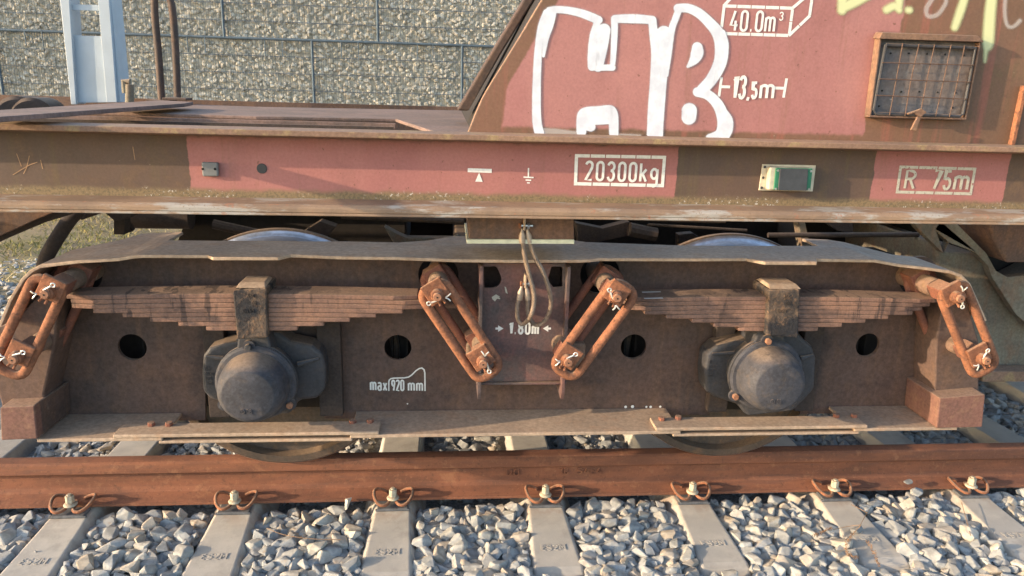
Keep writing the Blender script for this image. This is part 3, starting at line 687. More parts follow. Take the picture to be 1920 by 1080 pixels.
# bottom flange (in lengths, cut away under the axle boxes)
zb0 = P(960, 818, YF).z; zb1 = zb0+.013
def bflange(pa, pb): a = P(pa, 820, YF).x; b = P(pb, 820, YF).x; MB().box(a, b, YF, YW-.001, zb0, zb1).build('bottom_flange', M['flange'], bogie, bevel=.003)
bflange(68, 304); bflange(656, 1276); bflange(1600, 1792)
for (pa, pb, ra, rb, bolts) in ((300, 710, 296, 660, ((284, 795), (317, 795), (661, 790), (694, 789))), (1230, 1626, 1262, 1610, ((1241, 785), (1272, 783), (1568, 779), (1601, 779)))):
    a = P(pa-(90 if pa == 300 else 0), 800, YF).x; b = P(pb, 800, YF).x
    MB().box(a, b, YF-.004, YF+.085, zb1+.001, zb1+.014).build('tie_bar', M['flange'], bogie, bevel=.003)
    a = P(ra, 820, YF).x; b = P(rb, 820, YF).x
    MB().box(a, b, YF+.002, YF+.095, zb0-.012, zb0-.001).build('tie_strap', M['flange'], bogie, bevel=.003)
    for (bx, by) in bolts:
        c = PZ(bx, by, zb1+.02); hx = [(c.x+.0135*math.cos(k*math.pi/3), c.y+.0135*math.sin(k*math.pi/3)) for k in range(6)]
        MB().prism([hx], zb1+.0143, zb1+.027, 'z').build('bolt', M['rustdark'], bogie, bevel=.002)
# vertical guides either side of each axle box
for (xa, xb) in ((385, 424), (596, 640), (1336, 1372), (1500, 1536)):
    a = P(xa, 700, YW-.05).x; b = P(xb, 700, YW-.05).x; zt_ = P(xa, 605, YW-.05).z
    MB().box(a, b, YW-.045, YW-.001, zb1, zt_).build('axle_guide', M['dark'], bogie, bevel=.003)
# end posts with their box feet
def endpost(pts_post, foot, top, side, fl):
    pr = pl(pts_post, -.36); MB().prism([pr], -.36, YW-.001).build('end_post', M['frame'], bogie, bevel=.006)
    fo = pl(foot, -.43); MB().prism([fo], -.43, YW-.002).build('post_foot', M['brownfoot'], bogie, bevel=.004)
M['brownfoot'] = weather('foot_paint', (.19, .095, .075), (.15, .08, .065), (.26, .15, .10), 6, .75, .3, .5, .3)
endpost([(4, 765), (-14, 700), (-20, 620), (30, 600), (66, 560), (110, 520), (104, 640), (82, 740), (92, 770)], [(0, 764), (64, 761), (70, 823), (2, 826)], None, 1, None)
endpost([(1752, 755), (1756, 640), (1768, 560), (1812, 560), (1836, 640), (1836, 744)], [(1762, 747), (1848, 740), (1842, 801), (1756, 803)], None, -1, None)
for (pts, y1) in (([(64, 761), (130, 715), (133, 771), (70, 823)], 0), ([(1762, 747), (1716, 716), (1722, 762), (1756, 803)], 0)):
    a = P(*pts[0], -.425); b = P(*pts[1], YW-.004); c = P(*pts[2], YW-.004); d = P(*pts[3], -.425); th = .012*(1 if y1 == 0 else 1)
    sgn = 1 if a.x > 0 else -1
    v = [a, b, c, d]+[q+Vector((sgn*th, 0, 0)) for q in (a, b, c, d)]
    MB().add(v, [(0, 1, 2, 3), (7, 6, 5, 4), (0, 4, 5, 1), (1, 5, 6, 2), (2, 6, 7, 3), (3, 7, 4, 0)]).build('gusset', M['frame'], bogie, bevel=.003)

# centre bracket
YB = -.345
outl = pl([(906, 494), (1060, 494), (1063, 560), (1062, 713), (893, 716), (899, 600)], YB)
h1 = spath([Vector((x, y, 0)) for x, y in [(907, 500), (921, 500), (930, 500), (938, 515), (940, 526), (934, 536), (923, 540), (908, 540)]], 3)
h2 = [(1034, 500), (1052, 500), (1055, 502), (1055, 538), (1038, 539), (1030, 530), (1028, 520)]
MB().prism([outl, pl([(p.x, p.y) for p in h1], YB), pl(h2, YB)], YB, YB+.012).build('bracket_plate', M['plate'], bogie, bevel=.0015)
for (pts) in ([(896, 492), (905, 492), (901, 640), (891, 716), (890, 753), (882, 742), (880, 716), (893, 640)], [(1058, 492), (1068, 492), (1066, 640), (1067, 716), (1059, 751), (1051, 745), (1060, 716), (1059, 640)]):
    x0, x1 = (P(pts[0][0], 600, YB).x, P(pts[1][0], 600, YB).x)
    zt_ = P(900, 494, YB).z; zb_ = P(pts[4][0], 750, YB-.03).z; zm = P(pts[4][0], 712, YB).z
    pr = [(-.385, zt_), (-.385, zb_+.03), (-.37, zb_), (YW-.001, zb_+.012), (YW-.001, zt_)]
    xc = (P(901, 600, -.38).x if pts[0][0] < 960 else P(1062, 600, -.38).x)
    MB().prism([pr], xc-.006, xc+.006, 'x').build('bracket_side', M['plate'], bogie, bevel=.002)
a = P(893, 716, YB); b = P(1062, 714, YB); MB().box(a.x, b.x, YB-.012, YW-.001, a.z-.008, a.z).build('bracket_floor', M['plate'], bogie, bevel=.002)
# spring support pads at the spring centres, dark recess behind

# ---- axle boxes
HOUSING = [([(377, 700), (380, 668), (392, 652), (415, 645), (440, 640), (455, 625), (520, 622), (545, 640), (585, 648), (604, 662), (611, 690), (610, 730), (595, 748), (560, 752), (545, 775), (430, 785), (420, 752), (392, 748), (380, 735)], [(420, 672, 388, 668), (558, 683, 598, 672)]),
 ([(1321, 700), (1326, 665), (1345, 648), (1375, 640), (1420, 632), (1440, 620), (1495, 622), (1512, 640), (1524, 650), (1531, 672), (1528, 730), (1510, 750), (1490, 770), (1400, 780), (1385, 760), (1340, 745), (1324, 735)], [(1400, 660, 1335, 664), (1375, 672, 1408, 640), (1500, 672, 1524, 666)])]
def axlebox(ca, side, mirror, label):
    """ca: picture point of the cap face centre"""
    yc = -.525; c = P(*ca, yc); X0, Z0 = c.x, c.z
    s = (P(ca[0]+10, ca[1], yc)-c).length/10
    body = MB().lathe([(.118, -.235), (.122, -.36), (.128, -.385), (.138, -.388), (.138, -.402), (.0, -.402)], X0, Z0, 56)
    ab = body.build('axle_box', M['box'], bogie, smooth=True, ang=38, bevel=.002, label=label)
    hp, ribs = HOUSING[0 if ca[0] < 960 else 1]
    MB().prism([pl(hp, -.335)], -.335, -.24).build('housing', M['box'], ab, bevel=.014, seg=3)
    for (x0_, y0_, x1_, y1_) in ribs:
        MB().tube([P(x0_, y0_, -.345), P(x1_, y1_, -.336)], [.010, .006], 8).build('housing_rib', M['box'], ab, smooth=True)
    pad = [(X0-.062, Z0+.10), (X0-.045, Z0+.19), (X0+.045, Z0+.19), (X0+.062, Z0+.10)]
    MB().prism([pad], -.405, -.27).build('spring_pad', M['box'], ab, bevel=.006)
    cap = MB().lathe([(.134, -.4025), (.136, -.412), (.128, -.419), (.117, -.421), (.1155, -.445), (.111, -.475), (.105, -.497), (.097, -.510), (.088, -.520), (.0855, -.5225), (.082, -.5238), (.0, -.5262)], X0, Z0, 64)
    cp = cap.build('cover_cap', M['cap'], ab, smooth=True, ang=26)
    for k, ang in enumerate((96, 215, 325)):
        bx, bz_ = X0+.136*math.cos(R(ang)), Z0+.136*math.sin(R(ang))
        ear = MB().lathe([(.021, -.404), (.021, -.416), (.0, -.416)], bx, bz_, 20); ear.build('cap_ear', M['cap'], ab, smooth=True)
        hx = [(bx+.0125*math.cos(j*math.pi/3+.3), bz_+.0125*math.sin(j*math.pi/3+.3)) for j in range(6)]
        bm_ = MB().prism([hx], -.431, -.4162); bm_.build('bolt', M['pin'] if (k != 2 if mirror else k == 2) else M['box'], ab, bevel=.0025)
    # cast mark on the cap: a ring and two letters
    ring = MB(); ringp = [(X0-.020+.0075*math.cos(a), Z0-.052+.0075*math.sin(a)) for a in np.linspace(0, 2*math.pi, 20)]
    ribbon(ring, ringp, .0022, lambda u, v, l: Vector((u, -.5262-l, v)), .0022); ribbon(ring, [(X0-.020, Z0-.056), (X0-.020, Z0-.047)], .0022, lambda u, v, l: Vector((u, -.5262-l, v)), .0022)
    ring.build('cast_mark', M['cap'], ab)
    text('DB', Vector((X0-.004, -.5262, Z0-.059)), Vector((.014, 0, 0)), Vector((0, 0, .014)), Vector((0, -1, 0)), M['cap'], ab, 'cast_mark', .16, .25, depth=.0022)
    lx = X0-.188
    for j, (tx, hh) in enumerate((('DB', .013), ('BA381', .010), ('M68', .010), ('400', .010))):
        text(tx, Vector((lx, -.3352, Z0+.018-j*.018)), Vector((hh, 0, 0)), Vector((0, 0, hh)), Vector((0, -1, 0)), M['box'], ab, 'cast_mark', .2, .3, depth=.002)
    return X0, Z0
AX1, AZ1 = axlebox((464, 744), 1, False, 'black axle box with a dust-beige cover cap, left of the bracket')
AX2, AZ2 = axlebox((1462, 727), -1, True, 'black axle box with a sooty cover cap lit on its left flank')
print('axle', AX1, AZ1, AX2, AZ2)

# ---- wheelsets
for i, X0 in enumerate((AX1+.01, AX2+.0)):
    ws = MB().cyl((X0, -.25, .46), (X0, 1.75, .46), .078, 32).build('axle', M['wheel'], bogie, smooth=True)
    for (yo, sg) in ((-.066, 1), (1.573, -1)):
        y = lambda t: yo+sg*t
        tyre = [(.425, y(0.0)), (.452, y(0)), (.458, y(.006)), (.4605, y(.09)), (.470, y(.103)), (.486, y(.110)), (.488, y(.124)), (.480, y(.134)), (.425, y(.135))]
        MB().lathe([(.4528, y(.0015)), (.4588, y(.0065)), (.4613, y(.09)), (.4708, y(.1025)), (.480, y(.1065))], X0, .46, 120, caps=False).build('tread', M['tread'], ws, smooth=True)
        MB().lathe(tyre+[tyre[0]], X0, .46, 120, caps=False).build('tyre', M['tyre'] if 'tyre' in M else M['wheel'], ws, smooth=True, ang=30)
        MB().lathe([(.424, y(.004)), (.424, y(.130))], X0, .46, 96, caps=False).build('wheel_rim', M['wheel'], ws, smooth=True)
        MB().lathe([(.4235, y(.050)), (.40, y(.055)), (.16, y(.075)), (.10, y(.02)), (.09, y(0)), (.085, y(.13)), (.16, y(.10)), (.40, y(.08)), (.4235, y(.085))], X0, .46, 72, caps=False).build('wheel_disc', M['wheel'], ws, smooth=True)

# ---- leaf springs
def spring(yline, cx, leaves, label, sgn, buckle, px_eye):
    """leaves: (left px, right px) from the top down; yline: picture row of the top leaf's upper front edge at cx"""
    YS = -.43; YBk = -.325; th = .0152; z0 = P(cx, yline, YS).z
    sp = None
    for k, (a, b) in enumerate(leaves):
        xa = P(a, yline+9*k, YS).x; xb = P(b, yline+9*k, YS).x; xm = P(cx, yline, YS).x
        zt_ = z0-k*(th+.0009); n = 14; v = []; f = []
        off = rng.normal()*.0015
        for i in range(n+1):
            x = xa+(xb-xa)*i/n; t = (x-xm)/.55; z = zt_-.008*t*t*(1 if k < 3 else .8)
            tp = min(1, min(x-xa, xb-x)/.012+.0) if False else 1
            wf = YS+off+(.018 if (i in (0, n) and k < 3) else (.004 if i in (0, n) else 0))
            v += [(x, wf, z), (x, YBk-off, z), (x, YBk-off, z-th), (x, wf, z-th)]
        for i in range(n):
            p = i*4; q = p+4
            for j in range(4): f.append((p+j, p+(j+1) % 4, q+(j+1) % 4, q+j))
        f += [(0, 1, 2, 3), (n*4+3, n*4+2, n*4+1, n*4)]
        mb = MB().add(v, f)
        if sp is None: sp = mb.build('leaf_spring', M['leaf'], bogie, bevel=.003, seg=2, label=label)
        else: mb.build('leaf', M['leaf'], sp, bevel=.003, seg=2)
    # buckle: front face, sloped top block
    q = [P(x, y, -.452) for x, y in buckle]
    bk = MB().prism([[(p.x, p.z) for p in q]], -.452, -.305)
    bk.build('spring_buckle', M['buckle'], sp, bevel=.007, seg=3, smooth=False)
    xa = min(p.x for p in q)+.006; xb = max(p.x for p in q)-.006; zt_ = max(p.z for p in q)
    v = [(xa, -.44, zt_-.002), (xb, -.44, zt_-.002), (xb-.004, -.31, zt_-.002), (xa+.004, -.31, zt_-.002), (xa+.008, -.41, zt_+.010), (xb-.008, -.41, zt_+.010), (xb-.01, -.33, zt_+.010), (xa+.01, -.33, zt_+.010)]
    MB().add(v, [(3, 2, 1, 0), (4, 5, 6, 7), (0, 1, 5, 4), (1, 2, 6, 5), (2, 3, 7, 6), (3, 0, 4, 7)]).build('buckle_wedge', M['flange'], sp, bevel=.003)
    for (tx, fx, fy, hh) in (('A6C', .42, .12, .011), ('DB', .55, .26, .011), ('0490', .28, .42, .011)):
        text(tx, Vector((xa+(xb-xa)*fx, -.4522, zt_-(zt_-min(p.z for p in q))*fy-.008)), Vector((hh, 0, 0)), Vector((0, 0, hh)), Vector((0, -1, 0)), M['buckle'], sp, 'cast_mark', .2, .35, depth=.002)
    return sp, z0
s1, zs1 = spring(551, 470, [(118, 783), (126, 806), (128, 800), (173, 755), (228, 705), (280, 656), (333, 607), (385, 557)], 'leaf spring over the left axle box', -1, [(436, 545), (500, 541), (502, 634), (444, 637)], None)
s2, zs2 = spring(556.5, 1460, [(1180, 1766), (1184, 1752), (1180, 1736), (1210, 1714), (1250, 1668), (1298, 1625), (1339, 1580), (1385, 1535)], 'leaf spring over the right axle box, with a white paint dab', 1, [(1442, 545), (1501, 543), (1497, 634), (1437, 630)], None)
dab = MB()
for (x0, x1, y0) in ((1204, 1239, 545), (1208, 1243, 556.5)):
    a = PZ(x0, y0, zs2+.0008); b = PZ(x1, y0, zs2+.0008); xm_ = P(1460, 556.5, -.43).x; ribbon(dab, [(a.x, a.y), (b.x, b.y)], .012, lambda u, v, l: Vector((u, v, zs2-.008*((u-xm_)/.55)**2+.0012)))
dab.build('paint_dab', M['stencil'], s2)

# ---- shackle links, pins, washers and cotters
def stadium(a, b, hw, Y, n=10):
    a = Vector((a.x, 0, a.z)); b = Vector((b.x, 0, b.z)); d = (b-a).normalized(); p = Vector((-d.z, 0, d.x)); out = []
    def cnr(c, dd, pp, s):
        r = hw*.62
        for i in range(n+1):
            t = math.pi*i/n; ca, sa = math.cos(t), math.sin(t)
            e = .72
            out.append(c + pp*(hw*math.copysign(abs(ca)**e, ca))*s + dd*(hw*.88*abs(sa)**e))
    cnr(b, d, p, 1); cnr(a, -d, p, -1)
    res = [Vector((q.x, Y, q.z)) for q in out]
    # add points along the straights so that the tube stays even
    full = []
    for i in range(len(res)):
        j = (i+1) % len(res); full.append(res[i]); L = (res[j]-res[i]).length
        if L > .05:
            for k in range(1, 6): full.append(res[i].lerp(res[j], k/6)+Vector((0, rng.normal()*.0004, 0)))
    return full
def cotter(c, ang, L, Y, par, flip=1):
    d = Vector((math.cos(ang), 0, math.sin(ang))); p = Vector((-d.z, 0, d.x))*flip; c = Vector((c.x, Y, c.z))
    e = c+d*L*.5; eye = [e+d*.008+(d*math.cos(t)+p*math.sin(t))*.0062 for t in np.linspace(math.pi*.9, -math.pi*.9, 12)]
    MB().tube(eye, .0022, 7).build('cotter_pin', M['pinwhite'], par, smooth=True)
    mb = MB(); mb.tube([e, c], .0031, 7); mb.tube(spath([c-d*L*.45+p*.001, c-d*L*.58+p*.006+Vector((0, -.003, 0)), c-d*L*.66+p*.015], 4), .0023, 6); mb.tube(spath([c-d*L*.45-p*.001, c-d*L*.66-p*.004+Vector((0, -.003, 0)), c-d*L*.84-p*.008], 4), .0023, 6)
    mb.build('cotter_pin', M['pinwhite'], par, smooth=True)
def shackle(up, lo, offu, offl, label, ca, cb, inner=True, flip=1):
    Y1 = -.485; a = P(up[0]+offu[0], up[1]+offu[1], Y1); b = P(lo[0]+offl[0], lo[1]+offl[1], Y1)
    d = (b-a).normalized(); rr = .0155
    lk = MB().tube(stadium(a, b, .047, Y1), rr, 14, closed=True).build('shackle', M['rust'], bogie, smooth=True, ang=70, label=label)
    if inner: MB().tube(stadium(a, b, .047, -.285), rr, 12, closed=True).build('inner_link', M['rustdark'], lk, smooth=True, ang=70)
    for (px, py, c, ang, top) in ((up[0], up[1], a, ca, True), (lo[0], lo[1], b, cb, False)):
        t = P(px, py, -.545)                       # pin tip
        ax = Vector((t.x, 0, t.z)); dd = Vector((d.x, 0, d.z)); pp = Vector((-d.z, 0, d.x))
        # saddle plate, squared to the link
        def sq(h1, h2, sh): return [((ax+dd*(i*h1+sh)+pp*j*h2).x, (ax+dd*(i*h1+sh)+pp*j*h2).z) for i, j in ((-1, -1), (1, -1), (1, 1), (-1, 1))]
        MB().prism([sq(.037, .037, -.010 if top else -.012)], -.512, -.498).build('saddle_plate', M['rust'] if top else M['rust'], lk, bevel=.003)
        MB().prism([sq(.026, .026, .0)], -.498, -.40).build('saddle_block', M['rustdark'], lk, bevel=.003)
        for k2, sh in enumerate((-1,)):
            MB().prism([sq(.037, .037, -.010 if top else -.012)], -.335, -.262).build('saddle_block', M['rustdark'], lk, bevel=.004)
        pin = MB(); pin.lathe([(.0, -.5455), (.0125, -.5452), (.0138, -.543), (.0138, -.512)], ax.x, ax.z, 24); pin.build('pin', M['pin'], lk, smooth=True)
        nut = MB(); nut.lathe([(.0165, -.534), (.0205, -.530), (.0215, -.514), (.0215, -.5125), (.014, -.5125)], ax.x, ax.z, 24); nut.build('nut', M['rust'], lk, smooth=True)
        ct = MB().lathe([(.0, -.5462), (.0028, -.5462), (.003, -.5458)], ax.x, ax.z, 10); ct.build('pin_centre', M['hole'], lk)
        if top: MB().lathe([(.030, -.40), (.034, -.39), (.034, -.27), (.040, -.265), (.040, -.215), (.034, -.14)], ax.x, ax.z, 32).build('pin_sleeve', M['sleeve'], lk, smooth=True)
        else: MB().lathe([(.028, -.40), (.031, -.39), (.031, -.23)], ax.x, ax.z, 28).build('pin_sleeve', M['sleeve'], lk, smooth=True)
        wt = MB()                                    # bent lock tab
        for q, s_ in ((pp, .5), (-pp, .2)):
            c0 = ax+dd*.018+q*.006; c1 = ax+dd*.034+q*.010
            wt.tube([Vector((c0.x, -.519, c0.z)), Vector((c1.x, -.53, c1.z))], .0045, 6)
        wt.build('lock_tab', M['rust'], lk, bevel=.001)
        cc = ax-dd*.002*1+pp*0; cotter(Vector((ax.x, 0, ax.z))+Vector((math.cos(ang+math.pi/2), 0, math.sin(ang+math.pi/2)))*.013, ang, .052, -.532, lk, flip)
    return lk
M['sleeve'] = weather('pin_sleeve', (.19, .12, .09), (.15, .11, .085), (.24, .15, .09), 8, .8, .4, .5, 0)
shackle((82, 553), (22, 676), (2, -4), (2, 2), 'shackle at the left end of the left spring, leaning left', R(28), R(15))
shackle((820, 558), (906, 684), (1, -2), (1, 0), 'shackle at the right end of the left spring, left of the bracket', R(200), R(-75))
shackle((1158, 560), (1066, 681), (2, -4), (2, 0), 'shackle at the left end of the right spring, right of the bracket', R(115), R(25))
shackle((1803, 561), (1852, 678), (-12, -4), (-12, 0), 'shackle at the right end of the right spring, leaning right', R(-80), R(65))
# lower pin brackets on the frame
for (px, py) in ((897, 664), (1072, 664)):
    c = P(px, py, -.30); mb = MB().box(c.x-.045, c.x+.045, -.33, YW-.001, c.z-.04, c.z+.05); mb.build('pin_bracket', M['sleeve'], bogie, bevel=.008)

# ---- stencils on the bogie
YL = YW-.001
ptext('max', 694, 731, 726, 732, 20, YL, M['stencil'], bogie, sw=.15)
ptext('920', 734, 732, 758, 732, 19, YL, M['stencil'], bogie, sw=.15)
ptext('mm', 765, 732, 793, 732.5, 19, YL, M['stencil'], bogie, sw=.15)
mb = MB(); pstroke(mb, [(729, 733), (729, 716), (730, 712.5), (733, 710), (738, 709), (758, 708.5), (766, 707), (772, 703), (780, 695), (786, 691), (791, 690), (795, 693), (796.5, 699), (797, 733)], 2.6, YL)
mb.build('wheel_profile_mark', M['stencil'], bogie)
YL2 = YB-.001
ptext('1.80m', 954, 625, 1010, 626, 20, YL2, M['stencil'], bogie, sw=.19, gap=.32)
mb = MB(); pstroke(mb, [(929, 616), (936, 616)], 4, YL2); pstroke(mb, [(1026, 616), (1033, 616)], 4, YL2)
for q in ([(934, 610), (944, 616), (934, 622)], [(1028, 610), (1018, 616), (1028, 622)]):
    v = [P(x, y, YL2) for x, y in q]; mb.add(v, [(0, 1, 2)])
mb.build('arrow_mark', M['stencil'], bogie)
mb = MB()
for q in ([(922, 557), (930, 552), (937, 556), (938, 561), (932, 560), (928, 565), (923, 561)], [(946, 537), (949, 539), (952, 551), (948, 549)]):
    pts = [P(x, y, YL2) for x, y in q]; mb.add(pts, [tuple(range(len(pts)))])
mb.build('paint_scrape', M['stencilworn'], bogie)

for (x, y, r_) in ((1173, 763, 3.2), (1186, 762.5, 3.6), (1212, 763, 2.4), (1220, 763, 3), (1238, 762.5, 2.6), (764, 757, 1.6)):
    c = P(x, y, YL); MB().lathe([(0, YL-.0003), (r_*.0018, YL-.0001), (r_*.0018, YL)], c.x, c.z, 9).build('paint_fleck', M['stencil'], bogie)
# ---- far side frame, bolster and brake gear, dim behind
fm = MB().box(AX1-.75, AX2+.75, 1.73, 1.745, .3, .80); fm.box(AX1-.75, AX2+.75, 1.70, 1.9, .80, .812); fm.box(AX1-.75, AX2+.75, 1.70, 1.9, .29, .30)
fm.build('far_side_frame', M['dark'], bogie)
MB().box((AX1+AX2)/2-.22, (AX1+AX2)/2+.22, -.20, 1.70, .55, .86).build('bolster', M['dark'], bogie, bevel=.01)
for X0, sg in ((AX1, 1), (AX2, -1)):
    MB().box(X0+sg*.56, X0+sg*.66, -.18, 1.7, .45, .60).build('brake_beam', M['dark'], bogie, bevel=.01)
    MB().prism([pl([(0, 0), (1, 0), (1, 1)], 0)] if False else [[(X0+sg*.49, .30), (X0+sg*.53, .36), (X0+sg*.53, .60), (X0+sg*.50, .66), (X0+sg*.45, .64), (X0+sg*.475, .5)]], -.02, .06).build('brake_shoe', M['dark'], bogie, bevel=.006)

# ---- wire ropes
def rope(pts, r, name, label):
    path = spath(pts, 14); n = len(path)
    rt = None; mb = MB()
    # six strands twisted round the core
    T = [(path[min(n-1, i+1)]-path[max(0, i-1)]).normalized() for i in range(n)]
    L = [0]
    for i in range(1, n): L.append(L[-1]+(path[i]-path[i-1]).length)
    m = int(L[-1]/.0022); pp = []; tt = []
    for k in range(m+1):
        s = L[-1]*k/m; i = max(0, min(n-2, int(np.searchsorted(L, s))-1)); u = (s-L[i])/max(1e-9, L[i+1]-L[i]); pp.append(path[i].lerp(path[i+1], u)); tt.append(T[i].lerp(T[i+1], u).normalized())
    nr = tt[0].orthogonal().normalized(); fr_ = []
    for i in range(m+1): nr = (nr-tt[i]*nr.dot(tt[i])).normalized(); fr_.append((nr.copy(), tt[i].cross(nr)))
    for st in range(6):
        q = []
        for i in range(m+1):
            a = 2*math.pi*(st/6+i*.0022/.06); q.append(pp[i]+(fr_[i][0]*math.cos(a)+fr_[i][1]*math.sin(a))*r*.62)
        mb.tube(q, r*.42, 5)
    return mb.build(name, M['rope'], rt, smooth=True, ang=80)
YR = -.475
def Pr(x, y, Y=YR): return P(x, y, Y)
rp = root('wire_rope', P(983, 425, YR), 'looped steel safety rope with four crimped ends hanging between solebar and bracket', 'wire rope')
o = rope([Pr(980, 452), Pr(984, 480), Pr(992, 515), Pr(1000, 545), Pr(1001, 570), Pr(995, 592), Pr(985, 605, -.41), Pr(977, 607, -.40), Pr(971, 596, -.39), Pr(970, 575, -.385), Pr(974, 558, -.38)], .0078, 'rope', '')
o.parent = rp; o.matrix_parent_inverse = Matrix.Translation(-Vector(rp.location))
o = rope([Pr(993, 452, -.47), Pr(1002, 480, -.47), Pr(1018, 510, -.465), Pr(1030, 545, -.455), Pr(1033, 572, -.44), Pr(1024, 598, -.42), Pr(1010, 609, -.405), Pr(998, 604, -.39), Pr(990, 585, -.38), Pr(990, 560, -.38)], .0078, 'rope', '')
o.parent = rp; o.matrix_parent_inverse = Matrix.Translation(-Vector(rp.location))
for (x0, y0, x1, y1, Y) in ((979, 432, 979, 455, YR), (989, 432, 993, 455, -.47), (978, 538, 974, 562, -.38), (987, 538, 990, 562, -.378)):
    a = P(x0, y0, Y); b = P(x1, y1, Y); d = b-a
    MB().tube([a-d*.15, a+d*.1, a+d*.45, b], [.004, .0055, .0115, .0105], 14).build('ferrule', M['ferrule'], rp, smooth=True)
for (x, y, Y, zt_) in ((983, 423, YR, 408), (985, 532, -.38, 515)):
    c = P(x, y, Y); t = P(x, zt_, Y)
    MB().box(c.x-.0035, c.x+.0035, Y-.012, Y+.03, c.z-.014, t.z).build('eye_plate', M['flange'], rp, bevel=.002)
    for sg, mt in ((-1, 'rust'), (1, 'steel')):
        hx = [(Y+.010*math.cos(k*math.pi/3), c.z+.010*math.sin(k*math.pi/3)) for k in range(6)]
        MB().prism([hx], c.x+sg*.010, c.x+sg*.018, 'x').build('bolt', M[mt], rp, bevel=.0015)
    MB().cyl((c.x-.012, Y, c.z), (c.x+.028, Y, c.z), .0045, 10).build('bolt_shank', M['steel'], rp)

# ============================================================ WAGON
wag = root('hopper_wagon', (0, .75, 1.1), 'faded red and brown hopper wagon with white stencils and graffiti', 'wagon')
YS0 = -.50; YS1 = -.60
zl0 = P(960, 410, YS1).z; zl1 = P(960, 394, YS1).z; zlw = P(960, 378, YS0).z; zu0 = P(960, 265, YS1).z; zu1 = P(960, 253, YS1).z
print('solebar z', zl0, zl1, zlw, zu0, zu1)
X0w, X1w = -3.2, 6.0
px2x = lambda px, py, Y=YS0: P(px, py, Y).x
E_ = P(960, 265, YS0).z
M['solebar'] = paint_mat('solebar_paint', [(px2x(354, 300), px2x(1268, 330), zlw-.1, E_-.005), (px2x(1637, 330), px2x(1888, 330), zlw-.1, E_+.05)], YS0,
    ((.12, .076, .058), (.095, .064, .052), (.165, .105, .065), (.12, .09, .05)), dirtz=(zlw+.012, zlw+.034), sat=.12)
n = 60; mb = MB()
MB().box(X0w, X1w, YS0, YS0+.012, zl0+.012, zu1-.006).build('solebar_web', M['solebar'], wag)
def flange_prism(name, pr, mat, bev=.003, lab=None):
    return MB().prism([pr], X0w, X1w, 'x').build(name, mat, wag, bevel=bev, label=lab)
g = NT('lower_flange'); a = g.noise(5, 5, .65); f = g.noise(120, 4, .72, off=3); q = g.noise(11, 5, .7, stretch=(.35, 1, 1.6), off=8)
c = g.mix(g.step(a, .4, .6), (.28, .19, .13), (.21, .145, .105)); c = g.mix(g.step(q, .50, .60, 0, .75), c, (.37, .36, .34)); c = g.mix(g.step(f, .58, .68, 0, .6), c, (.15, .085, .055)); c = g.mix(g.step(g.noise(34, 4, .7, off=12), .6, .68, 0, .6), c, (.32, .14, .085))
M['lowfl'] = g.done(c, .75, 0, g.math('ADD', f, q), .45, .002, .3)
M['upfl'] = weather('upper_flange', (.27, .165, .115), (.20, .125, .09), (.33, .25, .12), 4, .75, .5, .6, 0, fine=90, dust=.3)
flange_prism('lower_flange', [(YS0-.0005, zlw), (YS1+.012, zl1+.006), (YS1+.003, zl1), (YS1, zl1-.004), (YS1, zl0+.010), (YS1+.004, zl0+.0085), (YS1+.001, zl0+.006), (YS1+.001, zl0), (YS0+.1, zl0), (YS0+.1, zl0+.012)], M['lowfl'], .0025)
flange_prism('upper_flange', [(YS0-.0005, zu1), (YS1, zu1-.002), (YS1, zu0), (YS0-.0005, zu0-.012)], M['upfl'], .0025)
# fittings on the solebar
def pbox(name, pts, Y0, Y1, mat, par, bevel=.002, **k): return MB().prism([pl(pts, Y0)], Y0, Y1).build(name, mat, par, bevel=bevel, **k)
tg = pbox('data_tag', [(377, 304), (408, 305), (409, 331), (379, 331)], YS0-.016, YS0-.001, M['boxgrey'], wag, .004, label='small grey plastic tag near the left end of the red panel')
for x in (380, 403):
    c = P(x, 317, YS0-.017); MB().lathe([(0, YS0-.0172), (.0035, YS0-.0172), (.004, YS0-.0162)], c.x, c.z, 12).build('screw', M['hole'], tg)
c = P(491, 316, YS0); MB().lathe([(0, YS0-.0025), (.0145, YS0-.0025), (.0155, YS0-.0012)], c.x, c.z, 28).build('round_disc', M['black'], wag, smooth=True, label='black round disc for a hole in the red panel')  # black disc laid on the web in place of a dark hole
pb = pbox('sensor_box', [(1430, 308), (1530, 310), (1524, 359), (1423, 357)], YS0-.006, YS0-.001, M['alu'], wag, .001, label='small box with green corners and dark lid on a cream plate')
pbox('box_body', [(1444, 313), (1523, 315), (1519, 356), (1440, 356)], YS0-.030, YS0-.0062, M['alu'], pb, .004)
pbox('box_corner', [(1455, 315), (1524, 316), (1520, 357), (1451, 356)], YS0-.036, YS0-.0302, M['lidgreen'], pb, .002)
pbox('box_lid', [(1463, 316), (1516, 317), (1513, 358), (1459, 357)], YS0-.042, YS0-.0362, M['lid'], pb, .002)
for (x, y) in ((1459, 320), (1521, 321), (1455, 354), (1517, 355)):
    c = P(x, y, YS0-.038); MB().lathe([(0, YS0-.0385), (.0035, YS0-.0385), (.004, YS0-.0362)], c.x, c.z, 10).build('screw', M['steel'], pb)
for (x, y) in ((1434, 313), (1431, 333), (1428, 352)):
    c = P(x, y, YS0-.006); MB().lathe([(0, YS0-.0085), (.004, YS0-.0085), (.0045, YS0-.0062)], c.x, c.z, 10).build('screw', M['black'], pb)
